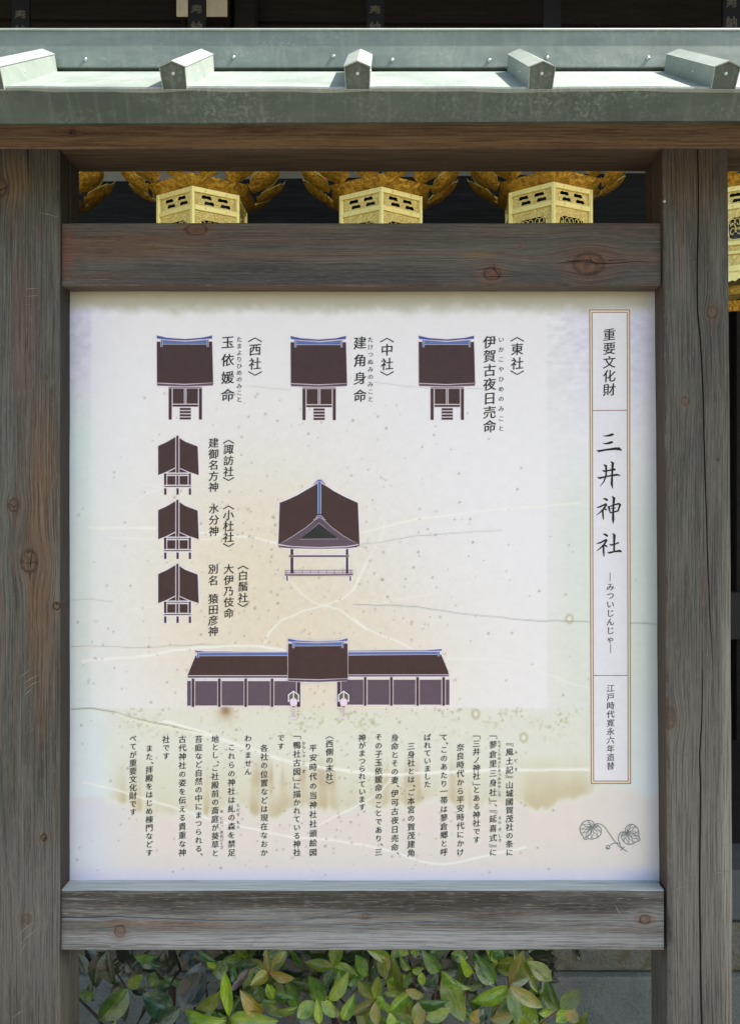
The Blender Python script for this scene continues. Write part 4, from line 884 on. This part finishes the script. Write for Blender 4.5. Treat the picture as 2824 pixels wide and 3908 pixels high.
    for k in range(12):
        a = A+(k+.5)*PI/6; mb = MB(); nu, nv = 14, 8; vs = []; rn = random.Random(k+int(px)); jit = rn.uniform(-.012, .012); tw = rn.uniform(-.12, .12)
        for i in range(nu+1):
            u = i/nu; r_ = LR*1.17+.118*u*(1-.10*u*u); z_ = .024+.034*u+(.046+jit)*u*u+(.02*max(0, u-.85)/.15)
            wd = float(np.interp(u, [0, .07, .15, .3, .5, .7, .85, .94, 1], [.040, .030, .050, .060, .060, .050, .030, .013, .0005]))
            for j in range(nv+1):
                v = -1+2*j/nv; tl = v*wd
                vs.append((r_*math.cos(a)-tl*math.sin(a), r_*math.sin(a)+tl*math.cos(a), z_+.020*v*v*min(1, wd/.05)+tw*tl))
        mb.add(vs, [(i*(nv+1)+j, i*(nv+1)+j+1, (i+1)*(nv+1)+j+1, (i+1)*(nv+1)+j) for i in range(nu) for j in range(nv)])
        o_ = put(mb, 'petal', G_petal, True)
        rim = MB().tube([vs[i*(nv+1)] for i in range(1, nu+1)]+[vs[i*(nv+1)+nv] for i in range(nu, 0, -1)], .0016, 5)
        put(rim, 'petal_rim', G_body, True, o_)
    cap = MB(); vs = []
    for r_, z_ in ((LR*.95, .20), (LR*1.0, .22), (LR*.6, .28), (LR*.2, .33), (.012, .34)): vs += [(*hexp(r_, k, A), z_) for k in range(6)]
    cap.add(vs, [(l*6+k, l*6+(k+1) % 6, (l+1)*6+(k+1) % 6, (l+1)*6+k) for l in range(4) for k in range(6)]+[tuple(24+k for k in range(6))]); put(cap, 'roof_cap', G_petal)
    put(MB().tube([(0, 0, .02), (0, 0, 1.0)], .006, 6), 'hanging_rod', plain('iron_rod', (30, 28, 26), .5, .8))
    return root
Z0 = (1950-745)*LS
lantern(70, Z0, 3, 'gilded lantern mostly behind the left post, only its petal tips showing')
lantern(757, Z0, 0, 'gilded lantern with lotus petals seen above the left part of the upper rail')
lantern(1452, Z0-.003, 1, 'middle gilded lantern in the gap above the upper rail')
lantern(2107, Z0+.014, -5, 'gilded lantern seen above the right part of the upper rail')
lantern(2880, Z0+.018, 6, 'gilded lantern beside the right post, hanging free down to its scalloped feet')

# ------------------------------------------------------------------ shrine building behind
shrine = empty('shrine_building', (0, 3.4, 0), 'dark timber shrine building with deep eave behind the notice board', 'building')
M_plaster = plain('white_plaster', (176, 184, 188), .8, 0, (6, .4, (160, 168, 170)), (40, .3, .002))
M_white = plain('painted_beam_end', (214, 208, 188), .7, 0, (22, .5, (190, 182, 158)), (60, .3, .002))
def wallq(py0, py1, d, name, mat, th=.08, px0=-900, px1=3800):
    a = P(px0, py0[0], d); b = P(px1, py0[1], d); c = P(px1, py1[1], d); e = P(px0, py1[0], d); m = MB()
    m.add([a, b, c, e]+[v+Vector((0, th, 0)) for v in (a, b, c, e)], [(3, 2, 1, 0), (4, 5, 6, 7), (0, 1, 5, 4), (1, 2, 6, 5), (2, 3, 7, 6), (3, 0, 4, 7)])
    return m.build(name, mat, shrine)
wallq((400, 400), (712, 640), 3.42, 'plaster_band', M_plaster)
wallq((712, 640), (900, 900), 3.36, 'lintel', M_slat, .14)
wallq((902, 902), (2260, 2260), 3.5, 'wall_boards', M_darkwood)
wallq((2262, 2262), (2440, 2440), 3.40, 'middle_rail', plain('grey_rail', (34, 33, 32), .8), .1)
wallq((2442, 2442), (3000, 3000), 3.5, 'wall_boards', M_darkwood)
for i in range(34):
    x = -2.6+i*.16; MB().box(x, x+.035, 3.44, 3.49, .35, CH+1.15, .003).build('lattice_bar', M_darkwood, shrine)
wallq((-400, -400), (398, 398), 2.95, 'eave_beam', M_darkwood, .3)
wallq((-60, -40), (60, 110), 2.93, 'eave_board', M_darkwood, .018)
MB().box(xc(905, 2.92), xc(985, 2.92), 2.86, 2.928, CH+1.5, CH+2.0, .004).build('strut', M_darkwood, shrine)
MB().box(xc(690, 2.86), xc(880, 2.86), 2.80, 2.806, zc(62, 2.80), CH+2.05, .0025).build('beam_end', M_white, shrine)
MB().box(xc(694, 2.86), xc(876, 2.86), 2.807, 2.93, zc(58, 2.80), CH+2.05, .012).build('cross_beam', M_darkwood, shrine)
MB().box(-6, 6, 1.2, 7, CH+2.12, CH+2.3, .01).build('eave', M_darkwood, shrine)  # unseen front edge carried forward to keep sun off the shrubs
for i in range(24):
    x = -5+i*.42; MB().box(x, x+.09, 1.3, 5, CH+2.0, CH+2.115, .004).build('rafter', M_darkwood, shrine)
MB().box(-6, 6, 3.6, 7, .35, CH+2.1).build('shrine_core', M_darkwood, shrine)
MB().box(-6, 6, 2.36, 3.58, .28, .495, .006).build('veranda_floor', M_darkwood, shrine)
M_sill = plain('grey_sill', (78, 86, 88), .8, 0, (14, .6, (60, 66, 68)), (60, .5, .003))

# plates with the word for an offering
M_plate = plain('black_lacquer', (12, 13, 17), .45); I_plate = plain('faded_letter_grey', (92, 88, 80), .7)
PD = 2.66
for px, ys, lab in ((80, (60, 118), 'black plate with faded characters above the roof, leftmost of the row'), (752, (40, 103), 'black plate with faded characters hanging in front of the white beam end'),
                    (1432, (42, 105), 'black plate with faded characters above the middle batten of the roof'), (2106, None, 'plain black plate without readable characters'), (2790, (18, 85), 'black plate with faded characters at the top right corner')):
    x = xc(px, PD); r_ = empty('offering_plate', (x, PD, zc(420, PD)), lab, 'plate', 'black offering plates hanging in a row above the roof')
    MB().box(x-.0305, x+.0305, PD, PD+.012, zc(420, PD), CH+1.98, .0015).build('board', M_plate, r_)
    if ys:
        vs = []; fs = []
        for ch, y in zip('奉納', ys):
            g0, g1 = glyph(ch, .01); b = len(vs); vs += [(x+u*46*PD/F, PD-.001, zc(y, PD)+v*46*PD/F) for u, v in g0]; fs += [tuple(i+b for i in f) for f in g1]
        mesh('lettering', vs, fs, r_, I_plate)

# ------------------------------------------------------------------ stone base and ground
def stone_mat(name, a, b2, c, moss=None):
    m, n, b = newmat(name); g = N(n); p = g.pos()
    f1 = g.noise(p, 7, 5, .65); f2 = g.noise(p, 130, 4, .7); f3 = g.noise(p, 420, 2, .6)
    col = g.mix(g.step(f1, .35, .65), lin(a), lin(b2)); col = g.mix(g.m('MULTIPLY', g.step(f2, .52, .7), .7), col, lin(c))
    col = g.mix(g.m('MULTIPLY', g.step(f3, .58, .75), .5), col, tuple(v*1.8 for v in lin(b2)))
    if moss: col = g.mix(g.m('MULTIPLY', g.step(g.noise(p, 26, 4, .7), .45, .62), .75), col, lin(moss))
    n.links.new(col, b.inputs['Base Color']); b.inputs['Roughness'].default_value = .9
    bump(g, b, g.m('ADD', f2, g.m('MULTIPLY', f1, 2.0)), .9, .006); return m
M_stone = stone_mat('granite', (100, 108, 104), (116, 122, 117), (72, 78, 74)); M_moss = stone_mat('mossy_stone', (98, 100, 92), (112, 112, 100), (66, 66, 56), (88, 84, 52))
found = empty('stone_foundation', (0, 2.3, 0), 'grey stone foundation under the shrine, its upper course stained with moss', 'foundation')
SD = 2.15
def course(z0, z1, d, mat, joints, name, back=2.9):
    for xa, xb in zip(joints[:-1], joints[1:]): MB().box(xa+.002, xb-.002, d+random.uniform(-.002, .003), back, z0+.0015, z1-.0015, .006).build(name, mat, found)
course(zc(3535, SD), zc(3335, SD), SD+.02, M_sill, [-4, -1.6, .7, 3.2, 5], 'coping_stone', 2.355)
course(zc(3722, SD), zc(3535, SD), SD+.012, M_moss, [-4, -2.9, -1.9, -.95, -.05, 1.15, 2.2, 3.3, 5], 'stone_block', 2.6)
course(-.02, zc(3722, SD), SD-.012, M_stone, [-4, -2.7, -1.5, -.42, .35, 1.5, 2.6, 4], 'stone_block', 2.6)
g_m = stone_mat('gravel_ground', (120, 114, 104), (134, 128, 116), (88, 82, 74))
gr = mesh('ground', [(-60, -60, 0), (60, -60, 0), (60, 60, 0), (-60, 60, 0)], [(0, 1, 2, 3)], None, g_m); tag(gr, kind='structure')

# ------------------------------------------------------------------ shrubs
def leaf_mat(name, rgb, rgb2, rough=.28):
    m, n, b = newmat(name); g = N(n); oc = g.obj(); sp = g.node('ShaderNodeSeparateXYZ'); n.links.new(oc, sp.inputs[0])
    vein = g.m('ABSOLUTE', sp.outputs[1]); f = g.noise(oc, 3.2, 3, .6); oi = g.node('ShaderNodeObjectInfo')
    col = g.mix(g.step(g.m('ADD', f, g.m('MULTIPLY', g.m('SUBTRACT', sp.outputs[0], .5), .25)), .36, .66), lin(rgb), lin(rgb2))
    col = g.mix(g.m('MULTIPLY', g.m('SUBTRACT', 1.0, g.step(vein, .0, .022)), .55), col, tuple(min(1, v*1.9) for v in lin(rgb)))
    col = g.mix(g.m('MULTIPLY', g.step(g.noise(oc, 38, 1), .72, .78), .55), col, (.32, .32, .2))
    hs = g.node('ShaderNodeHueSaturation'); n.links.new(col, hs.inputs['Color']); n.links.new(g.m('ADD', .72, g.m('MULTIPLY', oi.outputs['Random'], .5)), hs.inputs['Value'])
    n.links.new(hs.outputs[0], b.inputs['Base Color'])
    b.inputs['Roughness'].default_value = rough; b.inputs['Specular IOR Level'].default_value = .6; b.inputs['Coat Weight'].default_value = .9; b.inputs['Coat Roughness'].default_value = .2
    b.inputs['Transmission Weight'].default_value = 0
    bump(g, b, g.m('ADD', f, g.m('MULTIPLY', g.step(vein, 0, .04), 1.2)), .35, .02); return m
LM = {'D': leaf_mat('leaf_dark', (30, 54, 20), (17, 34, 13), .3), 'T': leaf_mat('leaf_blue_green', (60, 94, 62), (42, 72, 50), .25), 'G': leaf_mat('leaf_green', (84, 124, 28), (54, 92, 24)),
      'L': leaf_mat('leaf_fresh', (146, 172, 52), (112, 146, 44)), 'B': leaf_mat('leaf_bright', (156, 186, 36), (116, 156, 30)), 'O': leaf_mat('leaf_olive', (132, 146, 46), (98, 126, 36)),
      'R': leaf_mat('leaf_reddish', (148, 132, 60), (116, 134, 46)), 'Y': leaf_mat('leaf_orange', (172, 142, 46), (140, 136, 38)), 'X': leaf_mat('leaf_withered', (104, 86, 80), (84, 68, 62), .6)}
LMESH = {}
def leaf_mesh(kind, shape):
    if (kind, shape) in LMESH: return LMESH[(kind, shape)]
    fold, bend, pw, wav = [(.22, .10, .9, 0), (.35, .28, .8, .01), (.12, -.12, 1.0, .015), (.5, .42, .85, .02), (.18, .05, 1.15, .01)][shape]
    nu, nv = 10, 4; vs = []; fs = []
    for i in range(nu+1):
        u = i/nu; wd = (math.sin(PI*u**pw))**.82 if 0 < u < 1 else 0
        wd = max(wd*.5, .012 if u < .5 else .002)
        for j in range(nv+1):
            v = -1+2*j/nv; z = abs(v)*wd*fold-bend*(u-.1)**2*.9+wav*math.sin(u*9+v*2)
            vs.append((u, v*wd, z))
    fs = [(i*(nv+1)+j, (i+1)*(nv+1)+j, (i+1)*(nv+1)+j+1, i*(nv+1)+j+1) for i in range(nu) for j in range(nv)]
    me_ = bpy.data.meshes.new('leaf'); me_.from_pydata(vs, [], fs); me_.polygons.foreach_set('use_smooth', [True]*len(fs)); me_.materials.append(LM[kind]); me_.update()
    LMESH[(kind, shape)] = me_; return me_
def leaf(parent, bx_, by_, tx, ty, wd, kind, d, dt=None, roll=None, shape=None):
    d2 = d+(dt if dt is not None else random.uniform(-.035, .015)); B = P(bx_, by_, d); Tp = P(tx, ty, d2)
    ax = Tp-B; ln = ax.length; ax.normalize(); view = Vector((0, -1, .15)).normalized()
    sd = view.cross(ax).normalized(); nr = ax.cross(sd).normalized()
    rl = random.uniform(-.5, .5) if roll is None else roll
    q = Matrix.Rotation(rl, 3, ax); sd = q @ sd; nr = q @ nr
    if nr.y > 0: nr = -nr; sd = -sd
    w_ = wd*.98*d/F/max(.6, math.cos(rl))
    me_ = leaf_mesh(kind, random.randrange(5) if shape is None else shape)
    o_ = bpy.data.objects.new('leaf', me_); COL.objects.link(o_); o_.parent = parent
    M = Matrix(((ax.x*ln, sd.x*w_, nr.x*ln, B.x), (ax.y*ln, sd.y*w_, nr.y*ln, B.y), (ax.z*ln, sd.z*w_, nr.z*ln, B.z), (0, 0, 0, 1)))
    M = Matrix.Translation(-parent.location) @ M; o_.matrix_local = M
    return o_
M_twig = plain('twig_bark', (58, 48, 40), .8, 0, (60, .6, (36, 30, 26)), (200, .5, .002)); M_gtwig = plain('young_twig', (108, 74, 52), .6)
sh1 = empty('shrub', (xc(480, 1.75), 1.75, 0), 'dark green broad-leaved shrub beside the left post under the board', 'shrub')
sh2 = empty('shrub', (xc(1400, 1.75), 1.75, 0), 'fresh green shrub with glossy leaves and reddish tips in front of the stone base', 'shrub')
A1 = [(403, 3630, 351, 3783, 70, 'D'), (418, 3627, 424, 3780, 78, 'D'), (305, 3801, 360, 3790, 52, 'G'), (488, 3769, 374, 3915, 92, 'G'), (485, 3780, 472, 3905, 50, 'D'), (483, 3765, 419, 3795, 60, 'D'), (491, 3771, 544, 3722, 46, 'O'),
 (582, 3768, 598, 3705, 48, 'G'), (589, 3770, 656, 3750, 40, 'G'), (662, 3847, 543, 3806, 92, 'T'), (692, 3844, 596, 3915, 62, 'T'), (521, 3655, 611, 3689, 46, 'T'), (480, 3670, 512, 3712, 40, 'D'), (515, 3652, 598, 3654, 40, 'G'), (628, 3634, 640, 3702, 36, 'D'), (640, 3880, 560, 3925, 60, 'D'), (330, 3720, 300, 3640, 50, 'D'), (560, 3735, 630, 3730, 50, 'D')]
A2 = [(773, 3670, 702, 3862, 104, 'D'), (824, 3695, 788, 3660, 26, 'B'), (759, 3633, 824, 3673, 24, 'G'), (872, 3690, 810, 3712, 70, 'G'), (876, 3878, 865, 3691, 50, 'B'), (880, 3700, 914, 3738, 50, 'G'), (861, 3895, 690, 3880, 84, 'B'), (879, 3886, 1051, 3915, 100, 'L'), (839, 3783, 744, 3871, 60, 'O'),
 (1004, 3863, 918, 3799, 62, 'Y'), (1024, 3710, 1016, 3629, 34, 'R'), (1024, 3710, 1095, 3631, 44, 'R'), (1026, 3712, 1120, 3735, 46, 'Y'), (1022, 3712, 962, 3757, 46, 'R'), (956, 3692, 883, 3783, 32, 'X'), (916, 3694, 942, 3735, 40, 'T'), (980, 3760, 1000, 3822, 46, 'G'), (1018, 3755, 1050, 3820, 36, 'B'),
 (1050, 3790, 1112, 3812, 46, 'G'), (1000, 3805, 1040, 3832, 28, 'L'), (1137, 3842, 1095, 3745, 50, 'G'), (1137, 3843, 1040, 3870, 32, 'O'), (1242, 3820, 1176, 3713, 56, 'G'), (1135, 3885, 1201, 3820, 56, 'B'), (1220, 3907, 1209, 3816, 34, 'L'), (1227, 3809, 1275, 3882, 42, 'B'), (1139, 3885, 1205, 3908, 38, 'T'),
 (1258, 3820, 1300, 3724, 46, 'L'), (1400, 3728, 1354, 3638, 46, 'G'), (1257, 3820, 1330, 3715, 52, 'L'), (1393, 3726, 1323, 3757, 36, 'G'), (1431, 3816, 1367, 3741, 46, 'O'), (1431, 3812, 1448, 3713, 40, 'O'), (1430, 3818, 1340, 3878, 42, 'R'), (1433, 3820, 1434, 3915, 44, 'R'), (1437, 3800, 1477, 3858, 36, 'B'),
 (1309, 3893, 1352, 3801, 46, 'L'), (1488, 3860, 1572, 3787, 50, 'L'), (1490, 3862, 1583, 3889, 40, 'O'), (1488, 3864, 1496, 3925, 38, 'B'), (1539, 3776, 1502, 3677, 42, 'O'), (1542, 3774, 1565, 3702, 32, 'G'), (1536, 3776, 1464, 3794, 36, 'B'), (1545, 3778, 1627, 3803, 40, 'R'), (1539, 3778, 1535, 3824, 28, 'B'),
 (1568, 3699, 1524, 3658, 32, 'B'), (1570, 3700, 1620, 3702, 34, 'B'), (1609, 3710, 1612, 3765, 32, 'B'), (1473, 3647, 1479, 3706, 28, 'R'), (1675, 3706, 1616, 3640, 56, 'G'), (1670, 3708, 1609, 3778, 42, 'T'), (1689, 3715, 1773, 3893, 88, 'O'), (1684, 3700, 1784, 3790, 44, 'B', 3), (1598, 3820, 1707, 3834, 44, 'G'), (1598, 3822, 1598, 3930, 56, 'R'), (1722, 3850, 1623, 3892, 52, 'O'),
 (1799, 3713, 1762, 3670, 38, 'B'), (1797, 3713, 1773, 3772, 42, 'T'), (1942, 3760, 1997, 3632, 52, 'R'), (1938, 3762, 1800, 3838, 64, 'B'), (1945, 3764, 2075, 3849, 52, 'R'), (1942, 3768, 1983, 3900, 52, 'O'), (1887, 3751, 1809, 3650, 70, 'G'), (2010, 3668, 2107, 3742, 58, 'O'), (2130, 3852, 2070, 3733, 56, 'G'), (2138, 3852, 2212, 3774, 64, 'G'),
 (2125, 3855, 2056, 3868, 38, 'B'), (2120, 3902, 2166, 3856, 46, 'B'), (2170, 3900, 2195, 3850, 52, 'Y'), (1983, 3910, 2029, 3820, 76, 'B'), (1869, 3893, 1962, 3875, 52, 'R'), (1937, 3806, 1875, 3890, 62, 'G'), (2015, 3640, 2130, 3652, 62, 'D'), (2190, 3610, 2210, 3652, 36, 'D'), (2060, 3690, 2110, 3740, 60, 'D'), (1870, 3620, 1925, 3655, 50, 'G'),
 (1640, 3640, 1700, 3625, 46, 'G'), (1720, 3640, 1790, 3655, 46, 'G'), (1560, 3640, 1520, 3625, 34, 'B'), (1590, 3650, 1578, 3615, 34, 'B'), (1990, 3770, 2060, 3800, 60, 'D'), (1830, 3850, 1800, 3905, 44, 'Y'), (1845, 3840, 1838, 3910, 40, 'T'), (1740, 3770, 1790, 3850, 50, 'D'), (2200, 3908, 2235, 3885, 50, 'O')]
def place(lst, par):
    for i, e in enumerate(lst):
        leaf(par, *e[:6], d=random.uniform(1.62, 1.74)+(.07 if e[5] == 'D' else 0), shape=(e[6] if len(e) > 6 else None), roll=random.uniform(-.35, .35))
place(A1, sh1); place(A2, sh2)
for par, x0, x1, nn, ks in ((sh1, 290, 700, 44, 'DDDTD'), (sh2, 700, 2130, 210, 'DDDGDTG')):      # deeper leaves
    for i in range(nn):
        x = random.uniform(x0, x1); y = random.choice((random.uniform(3560, 3960), random.uniform(3560, 3740))); a = random.uniform(0, 2*PI); l = random.uniform(55, 110)
        if par is sh1 and 3700 < y < 3950 and random.random() < .5: continue
        if x+l*math.cos(a) > 2160 or x > 2100: continue
        leaf(par, x, y, x+l*math.cos(a), y+l*math.sin(a), random.uniform(.36, .5)*l, random.choice(ks), random.uniform(1.80, 1.98))
for i in range(26):                                                                                    # further fresh whorls
    cx_, cy_ = random.uniform(760, 2080), random.uniform(3650, 3960); d_ = random.uniform(1.75, 1.86); a0_ = random.uniform(0, 6.3); nl_ = random.randint(3, 5); kk = random.choice('LBGOBLG')
    for q_ in range(nl_):
        a = a0_+q_*2*PI/nl_+random.uniform(-.3, .3); l = random.uniform(70, 120)
        if cx_+l*math.cos(a) > 2150: continue
        leaf(sh2, cx_, cy_, cx_+l*math.cos(a), cy_+l*math.sin(a)*.95, l*random.uniform(.36, .48), random.choice(kk+'LGO'), d_)
for i in range(60):                                                                                    # lower growth, just under the frame
    x = random.uniform(320, 2250); y = random.uniform(3960, 4300); a = random.uniform(0, 2*PI); l = random.uniform(70, 120)
    leaf(sh1 if x < 690 else sh2, x, y, x+l*math.cos(a), y+l*math.sin(a), .5*l, random.choice('GOBLD'), random.uniform(1.6, 1.85))
def twig(par, pts, d, r0, r1, m=M_twig):
    n = len(pts); MB().tube([P(x, y, d+.01*i) for i, (x, y) in enumerate(pts)], [(r0+(r1-r0)*i/(n-1)) for i in range(n)], 7).build('branch', m, par, True)
twig(sh1, [(500, 5200), (520, 4300), (505, 3950), (555, 3850), (620, 3800), (690, 3700), (640, 3560)], 1.82, .008, .003)
twig(sh1, [(520, 4300), (380, 3890), (300, 3810), (240, 3760)], 1.84, .005, .0015)
twig(sh1, [(585, 3770), (630, 3710), (645, 3690), (625, 3630)], 1.76, .0018, .0012)
twig(sh1, [(485, 3770), (582, 3770)], 1.70, .0012, .0012, M_gtwig); twig(sh1, [(480, 3765), (400, 3640), (300, 3620)], 1.8, .002, .0012)
twig(sh2, [(1330, 5200), (1300, 4200), (1280, 3900), (1265, 3750), (1250, 3560)], 1.90, .011, .007)
twig(sh2, [(1690, 5200), (1680, 4200), (1672, 3900), (1672, 3740), (1670, 3560)], 1.90, .011, .008)
twig(sh2, [(650, 5200), (662, 4200), (655, 3900), (660, 3700), (655, 3560)], 1.95, .013, .009)
for c, to in (((1024, 3711), (1120, 3900)), ((1137, 3843), (1200, 4000)), ((1431, 3816), (1500, 4000)), ((1488, 3861), (1520, 4000)), ((1539, 3776), (1600, 3960)), ((1675, 3707), (1668, 3900)), ((1598, 3821), (1650, 4000)), ((1942, 3761), (1850, 3980)), ((2130, 3852), (2000, 3980)), ((870, 3880), (880, 4050)), ((1799, 3713), (1760, 3900)), ((1570, 3700), (1640, 3900)), ((1400, 3728), (1290, 3900))):
    twig(sh2, [to, ((c[0]+to[0])/2-12, (c[1]+to[1])/2), c], 1.70, .0026, .0014, M_gtwig)
for i in range(16):
    x = random.uniform(750, 2050); y = random.uniform(3600, 3850); twig(sh2, [(x, y), (x+random.uniform(-80, 80), y+60), (x+random.uniform(-160, 160), y+random.uniform(60, 190))], 1.93, .002, .003)
print('objects', len(bpy.data.objects))
